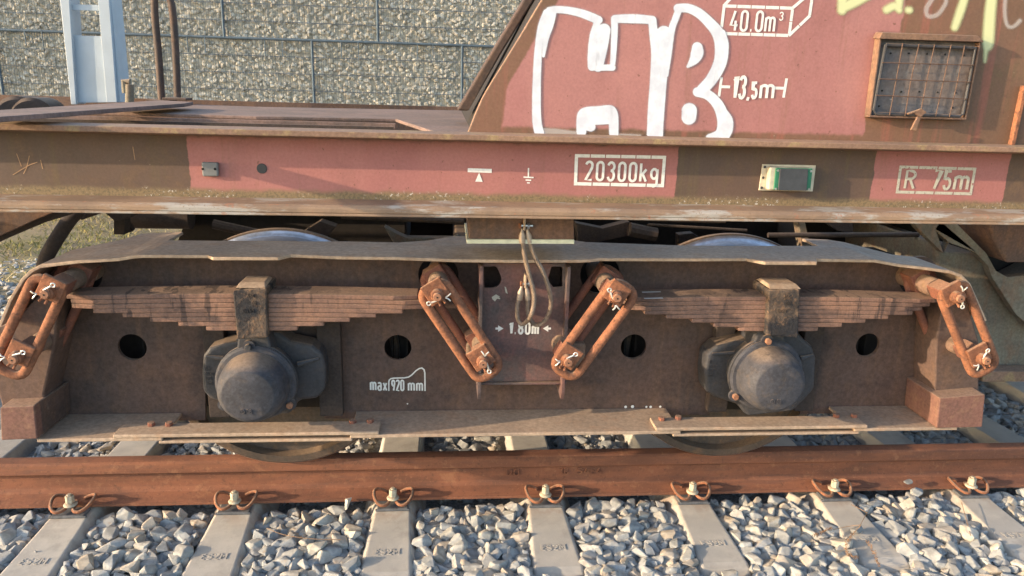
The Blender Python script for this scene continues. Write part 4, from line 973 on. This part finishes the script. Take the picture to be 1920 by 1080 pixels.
# stencils
YM = YS0-.0012; mb = MB()
pstroke(mb, [(877, 319), (922, 320.5)], 7.5, YM); v = [P(x, y, YM) for x, y in ((898.5, 323.5), (905, 341), (891, 340.5))]; mb.add(v, [(0, 1, 2)])
mb.build('balance_mark', M['stencil'], wag)
mb = MB(); pstroke(mb, [(991, 315), (990.5, 333)], 2.6, YM); pstroke(mb, [(981.5, 332), (1000.5, 333)], 2.6, YM-.0002); pstroke(mb, [(985.5, 337.5), (996, 338)], 2.4, YM); pstroke(mb, [(988, 342.7), (993.5, 343)], 2.4, YM)
mb.build('earth_mark', M['stencil'], wag)
def pframe(name, c4, w_, dash, mat):
    mb = MB(); c = c4+[c4[0]]
    for i in range(4):
        a, b = Vector(c[i]), Vector(c[i+1]); d = (b-a).normalized()*w_/2*(1 if i % 2 == 0 else -1)
        if i % 2 == 0: pstroke(mb, [tuple(a-d), tuple(b+d)], w_, YM, dash)
        else: pstroke(mb, [tuple(a-d), tuple(b+d)], w_, YM-.0001, dash)
    return mb.build(name, mat, wag)
pframe('tare_frame', [(1081, 292), (1246, 295), (1242, 348), (1079, 344.5)], 6, 31, M['stencil'])
ptext('20300kg', 1096, 337, 1233, 341, 34, YM-.0003, M['stencil'], wag, sw=.14, gap=.30)
pframe('radius_frame', [(1689, 313), (1828, 317), (1820, 363.5), (1682, 360)], 5, 40, M['stencilworn'])
ptext('R', 1696, 353, 1712, 353.5, 33, YM-.0003, M['stencilworn'], wag, sw=.15)
ptext('75', 1746, 354, 1781, 355, 34, YM-.0003, M['stencilworn'], wag, sw=.15)
ptext('m', 1788, 355, 1812, 355.5, 34, YM-.0003, M['stencilworn'], wag, sw=.17)
# scratches at the left
mb = MB()
for q in ([(31, 288), (40, 312)], [(55, 292), (50, 314), (44, 326)], [(70, 304), (56, 309), (40, 318), (24, 328)], [(76, 300), (80, 317)], [(249, 275), (253, 300)]): pstroke(mb, q, 1.3, YM)
mb.build('scratches', M['scr'] if 'scr' in M else M['upfl'], wag)

M['postbrown'] = weather('post_brown', (.085, .055, .045), (.06, .045, .04), (.13, .08, .055), 6, .7, .3, .5, .2)
# hopper side
YH = YS0+.004; YHF = YH-.006
zh = zu1-.001
def hop_extra(g, X, Z, wob, mask):
    # painted field bounded by the slanting hopper edge on the left, hatch surround on the right and a mossy foot
    a = P(907, 214, YH); b = P(1022, 20, YH); k = (b.x-a.x)/(b.z-a.z)
    lx = g.math('ADD', g.math('MULTIPLY', g.math('SUBTRACT', Z, a.z), k), a.x+.004)
    lx = g.math('ADD', lx, g.step(Z, P(900, 250, YH).z, P(900, 150, YH).z, .075, .016)); l = g.step(g.math('SUBTRACT', g.math('ADD', X, wob), lx), -.004, .006)
    rb = P(1612, 250, YH).x; rt_ = P(1640, 75, YH); 
    r = g.step(g.math('ADD', X, g.math('MULTIPLY', wob, 2.0)), rb+.008, rb+.014, 1, 0)
    up = g.step(Z, P(1690, 62, YH).z-.01, P(1690, 62, YH).z+.01); r2 = g.math('MULTIPLY', up, g.step(g.math('ADD', X, g.math('MULTIPLY', wob, 2)), P(1688, 30, YH).x, P(1688, 30, YH).x+.01, 1, 0))
    r = g.math('MAXIMUM', r, r2)
    zb = g.step(g.math('ADD', Z, g.math('MULTIPLY', wob, .9)), P(1200, 243, YH).z-.007, P(1200, 243, YH).z+.007)
    return g.math('MULTIPLY', g.math('MULTIPLY', l, r), zb)
M['hopper'] = paint_mat('hopper_paint', [(-9, 9, 0, 9)], YH, ((.19, .10, .065), (.145, .085, .055), (.14, .10, .06), (.31, .105, .08)), extra=hop_extra, red=((.40, .185, .17), (.35, .16, .15)), sat=.12)
side = pl([(878, 251), (905, 185), (938, 130), (975, 70), (1022, -8), (1120, -160), (2150, -180), (2150, 285), (1920, 276), (1400, 262)], YHF)
side = [(x, max(z, zh)) for (x, z) in side]
MB().prism([side], YHF, YHF+.006).build('hopper_side', M['hopper'], wag)
# rolled front edge of the hopper and the slanting corner post behind it
ep = [P(x, y, YHF+.004) for x, y in ((879, 249), (905, 186), (938, 131), (975, 71), (1022, -7), (1115, -150))]
MB().tube(spath(ep, 4), .0045, 10).build('edge_bead', M['upfl'], wag, smooth=True)
rim_lo = [(x-8, y) for x, y in ((882, 251), (905, 185), (938, 130), (975, 70), (1022, -8), (1115, -160))]
# hopper end sheet, running inwards and back
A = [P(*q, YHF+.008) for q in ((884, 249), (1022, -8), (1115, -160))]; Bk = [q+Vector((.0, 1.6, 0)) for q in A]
v = A+Bk; MB().add(v, [(0, 1, 4, 3), (1, 2, 5, 4)]).build('hopper_end_sheet', M['deepshade'], wag)  # shade is put into the colour; the sheet itself faces the sun
post = pl([(857, 207), (921, 100), (984, -4), (1020, -60), (1042, -60), (1004, -4), (940, 100), (878, 208)], -.08)
MB().prism([post], -.08, .06).build('corner_post', M['postbrown'], wag, bevel=.006)
# diagonal edge at the far right
MB().prism([pl([(1921, 160), (1925, 175), (1903, 276), (1896, 276)], YHF-.02)], YHF-.02, YHF-.0005).build('edge_strip', M['rust'], wag, bevel=.002)

# hatch
YG = YHF
hz = pbox('hatch_door', [(1650, 68), (1838, 74), (1808, 226), (1630, 221)], YG-.012, YG-.0005, M['hatchin'] if 'hatchin' in M else M['box'], wag, .003, label='square rusty hatch covered by a wire grid')
def pbar(name, pts, w_, Y0, Y1, mat, par, bev=.002):
    """closed rim of strips"""
    n = len(pts); q = [P(x, y, Y0) for x, y in pts]; 
    for i in range(n):
        a, b = q[i], q[(i+1) % n]; d = (b-a); d.y = 0; L = d.length; d.normalize(); p = Vector((-d.z, 0, d.x))*w_/2; e = d*w_/2*(1 if i % 2 == 0 else -.98)
        pr = [((a-e+p).x, (a-e+p).z), ((b+e+p).x, (b+e+p).z), ((b+e-p).x, (b+e-p).z), ((a-e-p).x, (a-e-p).z)]
        MB().prism([pr], Y0, Y1).build(name, mat, par, bevel=bev)
pbar('hatch_frame', [(1652, 70), (1839, 77), (1811, 223), (1632, 218)], .0065, YG-.032, YG-.0008, M['hatchrim'] if 'hatchrim' in M else M['rust'], hz)
inn = [P(x, y, YG-.030) for x, y in ((1661, 84), (1829, 90), (1805, 214), (1797, 218), (1642, 213), (1638, 206))]
MB().tube(inn+[inn[0]], .0055, 8).build('inner_rim', M['box'], hz, smooth=True)
hood = [P(x, y, YG-.042) for x, y in ((1655, 61), (1834, 67), (1846, 79), (1648, 73))]; hb = [P(x, y, YG-.002) for x, y in ((1655, 58), (1834, 64), (1840, 70), (1652, 64))]
v = hood+[h+Vector((0, .040, .004)) for h in hood]
MB().add(v, [(0, 1, 2, 3), (7, 6, 5, 4), (0, 4, 5, 1), (1, 5, 6, 2), (2, 6, 7, 3), (3, 7, 4, 0)]).build('hood', M['hatchrim'] if 'hatchrim' in M else M['rust'], hz, bevel=.002)
for (t0, t1) in ((.18, .17), (.36, .35), (.53, .52), (.71, .70), (.86, .86)):
    a = Vector((1662, 80)).lerp(Vector((1833, 86)), t0); b = Vector((1640, 216)).lerp(Vector((1803, 220)), t1)
    a = P(a.x, a.y, YG-.036); b = P(b.x, b.y, YG-.036)
    MB().tube(spath([a, a.lerp(b, .5)+Vector((rng.normal()*.002, 0, 0)), b], 4), .0016, 6).build('grid_wire', M['wire'], hz)
for t in (.26, .50, .74):
    a = Vector((1660, 84)).lerp(Vector((1637, 212)), t); b = Vector((1833, 88)).lerp(Vector((1806, 220)), t)
    MB().tube([P(a.x, a.y, YG-.038), P(b.x, b.y, YG-.038)], .0017, 6).build('grid_wire', M['wire'], hz)
for (x, y) in ((1670, 100), (1704, 100), (1738, 101), (1772, 102), (1807, 104), (1654, 170), (1690, 172), (1724, 172), (1758, 173), (1792, 174), (1648, 199), (1786, 202)):
    c = P(x, y, YG-.013); MB().lathe([(0, YG-.0145), (.0028, YG-.0145), (.003, YG-.0125)], c.x, c.z, 8).build('rivet', M['hole'], hz)
hd = MB(); a = [P(x, y, YG-.05) for x, y in ((1726, 203), (1736, 210), (1724, 220), (1712, 213), (1700, 215), (1700, 212), (1712, 208))]
hd.prism([[(p.x, p.z) for p in a]], YG-.058, YG-.048); a = [P(x, y, YG-.06) for x, y in ((1719, 218), (1725, 220), (1716, 246), (1706, 244))]
hd.prism([[(p.x, p.z) for p in a]], YG-.066, YG-.0582); hd.build('handle', M['hatchrim'], hz, bevel=.003)

# stencils and graffiti on the hopper side
YM2 = YHF-.0006
fs = [(1357, 12), (1487, 16), (1480, 65.5), (1361, 63)]; mb = MB()
YM = YM2
for (a, b) in (((1355, 11), (1488, 15.5)), ((1360, 63), (1478, 66.5)), ((1357.5, 14), (1353, 51)), ((1486, 18), (1480, 63)), ((1358, 10), (1378, -12)), ((1486, 15), (1516, -10)), ((1523, -6), (1518, 29)), ((1519, 29), (1479, 67))):
    pstroke(mb, [a, b], 5.5, YM2-.0001*len(mb.v)/40, 26)
mb.build('volume_mark', M['stencil'], wag)
ptext('40.0m', 1367, 57, 1452, 59, 37, YM2-.001, M['stencil'], wag, sw=.13, gap=.25)
ptext('3', 1461, 38, 1467, 38, 15, YM2-.001, M['stencil'], wag, sw=.15)
ptext('13', 1371, 183, 1397, 184, 40, YM2-.001, M['stencil'], wag, sw=.15)
ptext(',5', 1399, 184, 1419, 184, 29, YM2-.001, M['stencil'], wag, sw=.18, gap=.3)
ptext('m', 1425, 184, 1448, 184, 34, YM2-.001, M['stencil'], wag, sw=.17)
mb = MB(); pstroke(mb, [(1353, 145), (1348, 181)], 5, YM2); pstroke(mb, [(1351, 162.5), (1369, 163)], 5, YM2-.0002); pstroke(mb, [(1475, 147), (1469, 183)], 5, YM2); pstroke(mb, [(1452, 165), (1471, 165.5)], 5, YM2-.0002)
mb.build('length_mark', M['stencil'], wag)
ST_ = [([(262, 95), (225, 200), (200, 350), (190, 500), (184, 700), (186, 900), (205, 1000)], [55, 60, 55, 58, 62, 66, 70]),
 ([(310, 85), (285, 180), (255, 290), (235, 420)], [50, 55, 40, 20]), ([(280, 78), (330, 72), (420, 78), (520, 100), (600, 130), (648, 150)], [50, 52, 54, 60, 64, 60]),
 ([(645, 150), (632, 190), (612, 280), (602, 400), (600, 500)], [55, 50, 62, 66, 62]), ([(690, 225), (675, 330), (645, 500)], [95, 92, 75]), ([(640, 240), (625, 400), (620, 490)], [80, 80, 70]), ([(595, 508), (680, 508), (752, 506)], [44, 44, 48]),
 ([(755, 478), (762, 380), (768, 250), (768, 150)], [38, 42, 48, 50]), ([(772, 142), (850, 140), (950, 142), (1045, 150)], [58, 64, 66, 60]),
 ([(1052, 150), (1062, 260), (1072, 400), (1066, 600), (1052, 800), (1045, 1005)], [60, 62, 56, 60, 62, 66]), ([(1140, 250), (1122, 400), (1108, 600), (1100, 800), (1092, 1008)], [110, 96, 88, 80, 80]), ([(1160, 250), (1150, 420), (1132, 640), (1112, 900)], [60, 56, 50, 50]), ([(1085, 242), (1180, 244)], [52, 52]),
 ([(1255, 62), (1222, 150), (1195, 230), (1172, 400), (1150, 560)], [52, 48, 50, 50, 44]), ([(1245, 62), (1320, 62), (1400, 98), (1480, 170), (1545, 250), (1572, 350), (1560, 470), (1500, 590), (1420, 680)], [64, 66, 72, 78, 92, 100, 96, 86, 80]), ([(1572, 250), (1595, 340), (1585, 450)], [60, 60, 50]),
 ([(1392, 690), (1470, 712), (1540, 780), (1580, 870), (1590, 950), (1560, 1010), (1480, 1032)], [70, 74, 80, 90, 100, 84, 50]), ([(1590, 840), (1622, 900), (1622, 970), (1600, 1022)], [50, 66, 66, 60]),
 ([(1390, 355), (1388, 400), (1365, 450), (1318, 500)], [76, 92, 66, 18]), ([(1330, 830), (1326, 880)], [112, 108]),
 ([(520, 990), (522, 930), (530, 860), (570, 835), (650, 828), (730, 822), (755, 850), (762, 920), (764, 1010)], [70, 76, 76, 66, 62, 66, 72, 72, 66]), ([(560, 880), (640, 880), (730, 880)], [110, 110, 100]), ([(550, 930), (590, 950)], [90, 70]),
 ]
def graff(names, strokes, mat, org, Y, step=1.5, soft=6.0, cut=None, seed=0):
    """one thin spray film: a fine grid whose vertex alpha falls off at the edge of the strokes"""
    S = []; R_ = []
    for z_, w_ in strokes:
        pts = [(org+x/4, y/4) for x, y in z_]; W_ = w_ if isinstance(w_, (list, tuple)) else [w_]*len(pts)
        sp_ = spath([Vector((p[0], p[1], q)) for p, q in zip(pts, W_)], 8) if len(pts) > 2 else [Vector((*pts[0], W_[0])).lerp(Vector((*pts[1], W_[1])), t/6) for t in range(7)]
        a = np.array([p[:] for p in sp_]); S.append(a[:-1]); R_.append(a[1:])
    A = np.concatenate(S); B = np.concatenate(R_)
    x0, x1, y0, y1 = min(A[:, 0].min(), B[:, 0].min())-18, max(A[:, 0].max(), B[:, 0].max())+18, max(-20, A[:, 1].min()-18), max(A[:, 1].max(), B[:, 1].max())+16
    gx = np.arange(x0, x1, step); gy = np.arange(y0, y1, step); GX, GY = np.meshgrid(gx, gy)
    best = np.full(GX.shape, 1e9); 
    for a, b in zip(A, B):
        d = b[:2]-a[:2]; L2 = d@d+1e-9; t = np.clip(((GX-a[0])*d[0]+(GY-a[1])*d[1])/L2, 0, 1)
        ds = np.hypot(GX-a[0]-t*d[0], GY-a[1]-t*d[1])-(a[2]+(b[2]-a[2])*t)/8
        best = np.minimum(best, ds)
    al = np.maximum(np.clip(.5-best/soft, 0, 1), .26*np.clip(1-best/9, 0, 1)**2)
    lo = P(1200, 262, Y); 
    for nm, c0, c1 in names:
        idx = {}; v = []; f = []; c = []
        def vid(j, i):
            if (j, i) not in idx: idx[(j, i)] = len(v); v.append(P(gx[i], gy[j], Y)); c.append(float(al[j, i]))
            return idx[(j, i)]
        for j in range(len(gy)-1):
            for i in range(len(gx)-1):
                if not (c0 <= gx[i] < c1) or al[j:j+2, i:i+2].max() <= 0: continue
                f.append((vid(j, i), vid(j+1, i), vid(j+1, i+1), vid(j, i+1)))
        mb = MB(); mb.v = [tuple(p) for p in v]; mb.f = f; mb.c = c; mb.build(nm, mat, wag, attr=True)
graff([('white_letter', 0, 1247), ('white_letter', 1247, 3000)], ST_, M['spray'], 960, YHF-.0024, soft=3.0)
graff([('faint_spray', 0, 1120), ('faint_spray', 1120, 3000)], [([(235, 985), (330, 988), (470, 1003)], [50, 46, 40]), ([(800, 1015), (960, 1020)], [28, 24])], M['fspray'], 960, YHF-.0016, soft=5)
graff([('faint_spray', 1750, 1850), ('faint_spray', 1850, 3000)][1:]+[('faint_spray', 0, 1850)], [([(1780, -20), (1776, 100), (1795, 190), (1840, 200), (1890, 155)], [30, 28, 26, 26, 30]), ([(1240, -20), (1190, 60), (1200, 120), (1270, 110), (1330, 30), (1335, -20)], [34, 34, 30, 30, 30, 30])], M['fspray'], 1440, YHF-.0016, soft=6)
graff([('yellow_graffiti', 0, 1640), ('yellow_graffiti', 1640, 1750), ('yellow_graffiti', 1750, 1826), ('yellow_graffiti', 1826, 3000)], [([(560, 60), (640, 20), (760, -30)], [60, 66, 40]), ([(560, -20), (555, 75)], [66, 62]), ([(890, 72), (950, 45), (985, 75)], [50, 52, 40]), ([(985, -20), (980, 50)], [56, 48]), ([(1050, 75), (1062, 76)], [40, 40]),
  ([(1480, -30), (1440, 90), (1400, 205)], [50, 56, 46]), ([(1680, -30), (1665, 100), (1655, 250), (1650, 330), (1636, 380), (1626, 460)], [70, 76, 78, 70, 26, 8])], M['yspray'], 1440, YHF-.0020, soft=13)

# platform end: deck, plates, handrail
zd = zu1
def zpoly(name, pts, z, th, mat, bev=.003):
    v = [PZ(x, y, z) for x, y in pts]; return MB().prism([[(p.x, p.y) for p in v]], z-th, z, 'z').build(name, mat, wag, bevel=bev)
zpoly('deck_plate', [(150, 208), (160, 200), (370, 196), (480, 200), (860, 207), (886, 209), (878, 251), (824, 250), (742, 223), (480, 218)], zd-.002, .012, M['deck'])
a = PZ(150, 209, zd); b = PZ(742, 224, zd)
MB().box(X0w, b.x, a.y-.15, a.y-.138, zd-.26, zd-.02).build('inner_sill', M['dark'], wag)  # dark colour stands in for shade in the opening below the deck
MB().box(X0w, b.x, a.y-.02, a.y-.008, zd-.036, zd-.0145).build('deck_lip', M['deck'], wag, bevel=.002)
c = PZ(325, 225, zd); MB().box(c.x-.006, c.x+.006, YS0+.02, a.y-.16, zd-.2, zd-.03).build('cross_stay', M['brown'], wag)
zpoly('end_plate', [(-160, 222), (0, 206), (300, 188), (362, 191), (345, 194), (150, 208), (0, 219), (-160, 232)], zd+.03, .014, M['deck'])
MB().box(X0w, X1w, 1.98, 2.0, zd-.24, zd-.012).build('far_solebar', M['brown'], wag)
hrY = 1.0
for pts in ([(290, -60), (290, 20), (297, 100), (303, 187)], [(262, -70), (312, -30), (322, 20), (328, 100), (333, 182)]):
    if pts[0][0] == 262: pts = [(300, -60), (314, -14), (322, 10), (327, 60), (330, 110), (333, 182)]
    MB().tube(spath([P(x, y, hrY) for x, y in pts], 6), .0165, 14).build('handrail', M['postbrown'], wag, smooth=True)
for (x, y) in ((303, 187), (333, 183)):
    c = P(x, y, hrY); MB().box(c.x-.055, c.x+.055, hrY-.05, hrY+.05, c.z-.012, c.z).build('handrail_foot', M['postbrown'], wag, bevel=.003)
c = P(243, 197, hrY+.3); t = P(243, 158, hrY+.3); l = P(233, 152, hrY+.3)
MB().tube([c, t], .021, 14).build('pipe_stub', M['green'], wag, smooth=True)
MB().tube([Vector((l.x-.0, l.y, l.z-.06)), Vector((l.x, l.y, l.z)), Vector((t.x+.004, t.y, t.z+.012))], .017, 10).build('pipe_stub', M['green'], wag, smooth=True)
for (x, r_) in ((36, 45), (62, 42)):
    c = P(x, 224, 1.25); s = r_*(P(x+10, 224, 1.25)-c).length/10
    MB().tube([c+Vector((-.05, .25, 0)), c+Vector((0, .02, 0)), c, c+Vector((.005, -.015, 0))], [s*.96, s, s, s*.85], 32).build('buffer_head', M['dark'], wag, smooth=True)

# side-bearing block under the solebar
bb = pl([(876, 405), (1076, 405), (1077, 449), (879, 448)], -.47); MB().prism([bb], -.47, -.20).build('bearer_block', M['brown'], wag, bevel=.004)
bb = pl([(875, 449), (1077, 449.5), (1077, 457.5), (875, 457)], -.478); MB().prism([bb], -.478, -.19).build('bearer_liner', M['cream'], wag, bevel=.0015)

# underframe: centre sill, cross members, hopper chutes, brake rigging
MB().box(X0w, X1w, .55, .95, .93, 1.25).build('centre_sill', M['dark'], wag)
MB().box(-3.1, -2.95, -.45, 1.95, .98, 1.25).build('cross_member', M['dark'], wag)
def px_prism(name, pts, Y0, Y1, mat, bev=.003, **k): return MB().prism([pl(pts, Y0)], Y0, Y1).build(name, mat, wag, bevel=bev, **k)
px_prism('dark_chute', [(354, 398), (640, 398), (760, 402), (760, 480), (322, 480)], .62, 1.9, M['deepshade'])  # shade under the wagon is painted as a near-black colour
px_prism('body_underside', [(640, 398), (1460, 402), (1460, 500), (640, 500)], 1.2, 1.9, M['deepshade'])
px_prism('body_underside', [(1503, 402), (2100, 412), (2100, 640), (1740, 640), (1660, 560), (1503, 500)], .9, 1.9, M['deepshade'])  # both undersides carry their shade in the colour
px_prism('end_strut', [(-60, 398), (132, 398), (125, 405), (80, 418), (0, 452), (-60, 480)], -.10, -.04, M['dark'])
px_prism('end_strut', [(-60, 398), (100, 398), (70, 410), (8, 438), (-60, 468)], -.16, -.105, M['brown'])
px_prism('hanger', [(140, 398), (196, 398), (152, 413)], .2, .3, M['dark']); px_prism('hanger', [(195, 398), (250, 398), (246, 408), (215, 415)], .2, .3, M['dark'])
px_prism('hanger', [(213, 400), (234, 400), (234, 440), (213, 440)], .3, .36, M['dark']); px_prism('hanger', [(230, 404), (249, 432), (242, 437), (230, 415)], .37, .40, M['dark'])
bt = [P(x, y, .5) for x, y in ((258, 405), (350, 406))]; MB().tube([bt[0]+Vector((0, .1, 0)), bt[0], bt[1]+Vector((.02, 0, 0))], .055, 20).build('air_reservoir', M['dark'], wag, smooth=True)
hose = [P(x, y, .05) for x, y in ((150, 392), (132, 410), (118, 430), (102, 455), (86, 485), (78, 520))]
MB().tube(spath(hose, 5), .026, 14).build('brake_hose', M['dark'], wag, smooth=True)
px_prism('brake_lever', [(560, 440), (600, 415), (630, 425), (610, 447), (580, 462)], .35, .42, M['dark'])
px_prism('brake_lever', [(720, 425), (748, 440), (762, 446), (850, 447), (858, 442), (870, 460), (740, 460)], .30, .36, M['green'])
for (x0, y0, x1, y1, r_) in ((1190, 412, 1360, 416, .006), (1215, 421, 1400, 432, .006), (1180, 430, 1230, 440, .03), (1440, 441, 1722, 440, .011), (640, 405, 870, 415, .012), (400, 420, 560, 455, .02)):
    MB().tube([P(x0, y0, .25), P(x1, y1, .25)], r_, 10).build('brake_rod', M['dark'], wag, smooth=True)
px_prism('brake_lever', [(1080, 418), (1130, 428), (1180, 415), (1190, 440), (1130, 452), (1085, 470)], .30, .36, M['dark'])
px_prism('brake_lever', [(1272, 440), (1300, 437), (1322, 452), (1322, 470), (1272, 465)], .28, .33, M['dark'])
px_prism('hanger', [(1497, 410), (1508, 410), (1520, 466), (1505, 466)], .3, .36, M['galvdull'] if 'galvdull' in M else M['green'])
px_prism('hanger', [(1530, 404), (1600, 404), (1600, 440), (1570, 432)], .32, .36, M['dark'])
# chute and its bracket on the right
px_prism('chute_bracket', [(1706, 408), (1760, 410), (1812, 455), (1852, 498), (1860, 520), (1905, 590), (1940, 620), (2050, 640), (2050, 500), (1890, 520), (1868, 508), (1850, 475), (1815, 440), (1785, 410), (1765, 412), (1752, 430), (1780, 455), (1768, 475), (1720, 428)], .05, .09, M['green'])
px_prism('discharge_chute', [(1752, 452), (1772, 472), (1836, 474), (1860, 512), (1915, 600), (1990, 640), (2150, 560), (2150, 705), (1845, 700), (1780, 690), (1755, 560)], .12, .9, M['green'], .02)
px_prism('chute_lip', [(1842, 696), (2150, 700), (2150, 716), (1842, 716)], .02, .10, M['upfl'])
px_prism('chute_cover', [(1850, 406), (2100, 412), (2100, 488), (1885, 492), (1862, 450)], .0, .35, M['brown'], .01)

# galvanised ladder standing on the wagon end
YM3 = 1.6
ld = MB().prism([pl([(106, -60), (126, -60), (143, 196), (133, 196)], YM3-.03)], YM3-.03, YM3+.09).build('end_ladder', M['galv'], wag, bevel=.003, label='pale galvanised end ladder left of the handrail')
def mp(name, pts, Y0, Y1, b=.002): return MB().prism([pl(pts, Y0)], Y0, Y1).build(name, M['galv'], ld, bevel=b)
mp('ladder_side', [(178, -60), (200, -60), (219, 192), (200, 192)], YM3-.03, YM3+.01)
mp('ladder_side', [(196, -60), (203, -60), (227, 192), (218, 192)], YM3-.01, YM3+.13)
mp('ladder_plate', [(128, 66), (190, 68), (201, 192), (139, 193)], YM3-.005, YM3+.005)
mp('ladder_plate', [(126, 8), (184, 9), (185, 20), (127, 19)], YM3-.005, YM3+.005)

# ============================================================ loose things on the track
def loose(name, px, py, z, s, rot, label, mat='stone1', hi=3, sc=(1, 1, 1)):
    p = PZ(px, py, z); o = bpy.data.objects.new(name, SM[hi]); COL.objects.link(o)
    o.matrix_world = Matrix.Translation(p) @ Matrix.Rotation(rot, 4, 'Z') @ Matrix.Diagonal((*[s*q for q in sc], 1)); return tag(o, label, 'stone')
loose('loose_stone', 1607, 992, -.175, .066, .5, 'pale rounded stone lying on the sleeper among dry stems', hi=5, sc=(1, .8, .9))
loose('loose_stone', 1718, 921, -.150, .066, .9, 'grey stone leaning on the rail foot near the right end, below a smaller one', hi=4)
loose('loose_stone', 1703, 903, -.122, .040, .2, 'small stone perched on another against the rail near the right end', hi=2, sc=(1.1, .9, .8))
loose('loose_stone', 1032, 936, -.165, .030, .9, 'small grey chip in the clip of the middle sleeper', hi=7)
loose('loose_stone', 67, 1034, -.192, .012, .2, 'tiny white pebble alone on the leftmost sleeper', hi=1)
loose('loose_stone', 655, 945, -.165, .072, 1.2, 'upright pale stone against the rail foot, left of the middle', hi=8, sc=(.8, .7, 1.2))
def weed(label, lines, heads):
    p0 = lines[0][0]; rt = root('dry_weed', PZ(p0[0], p0[1], -.17), label, 'dry plant')
    for L in lines:
        MB().tube(spath([PZ(x, y, z) for x, y, z in L], 4), .0013, 5).build('stem', M['twig'], rt)
    for L in heads:
        mb = MB(); path = spath([PZ(x, y, z) for x, y, z in L], 14)
        for q in path:
            for _ in range(3):
                c = q+Vector(rng.normal(size=3)*.0035); V, F = GH[int(rng.integers(14))]; mb.add([c+Vector(v_)*.0045 for v_ in V], [tuple(t) for t in F])
        tag(mb.build('seed_head', M['seed'], rt), kind='stuff')
weed('dry brown weed with seed heads lying across the sleeper at the right', [[(1614, 984, -.15), (1600, 1000, -.17), (1585, 1012, -.17)], [(1614, 984, -.15), (1590, 987, -.165), (1562, 993, -.17)], [(1630, 955, -.17), (1618, 975, -.16), (1612, 988, -.15)], [(1596, 946, -.175), (1612, 954, -.175), (1625, 961, -.175)]],
     [[(1600, 1000, -.17), (1586, 1025, -.175), (1592, 1040, -.18), (1608, 1044, -.18)], [(1558, 990, -.165), (1543, 997, -.165), (1527, 1004, -.165)], [(1626, 1015, -.185), (1638, 1035, -.187), (1648, 1060, -.19)]])
weed('thin bleached stem lying on the ballast left of the third sleeper', [[(500, 990, -.17), (530, 1002, -.165), (580, 1010, -.165), (640, 1012, -.165)]], [])
weed('dark fallen twig on the ballast between the two rightmost sleepers', [[(1803, 942, -.16), (1812, 975, -.165), (1820, 1005, -.17)]], [])
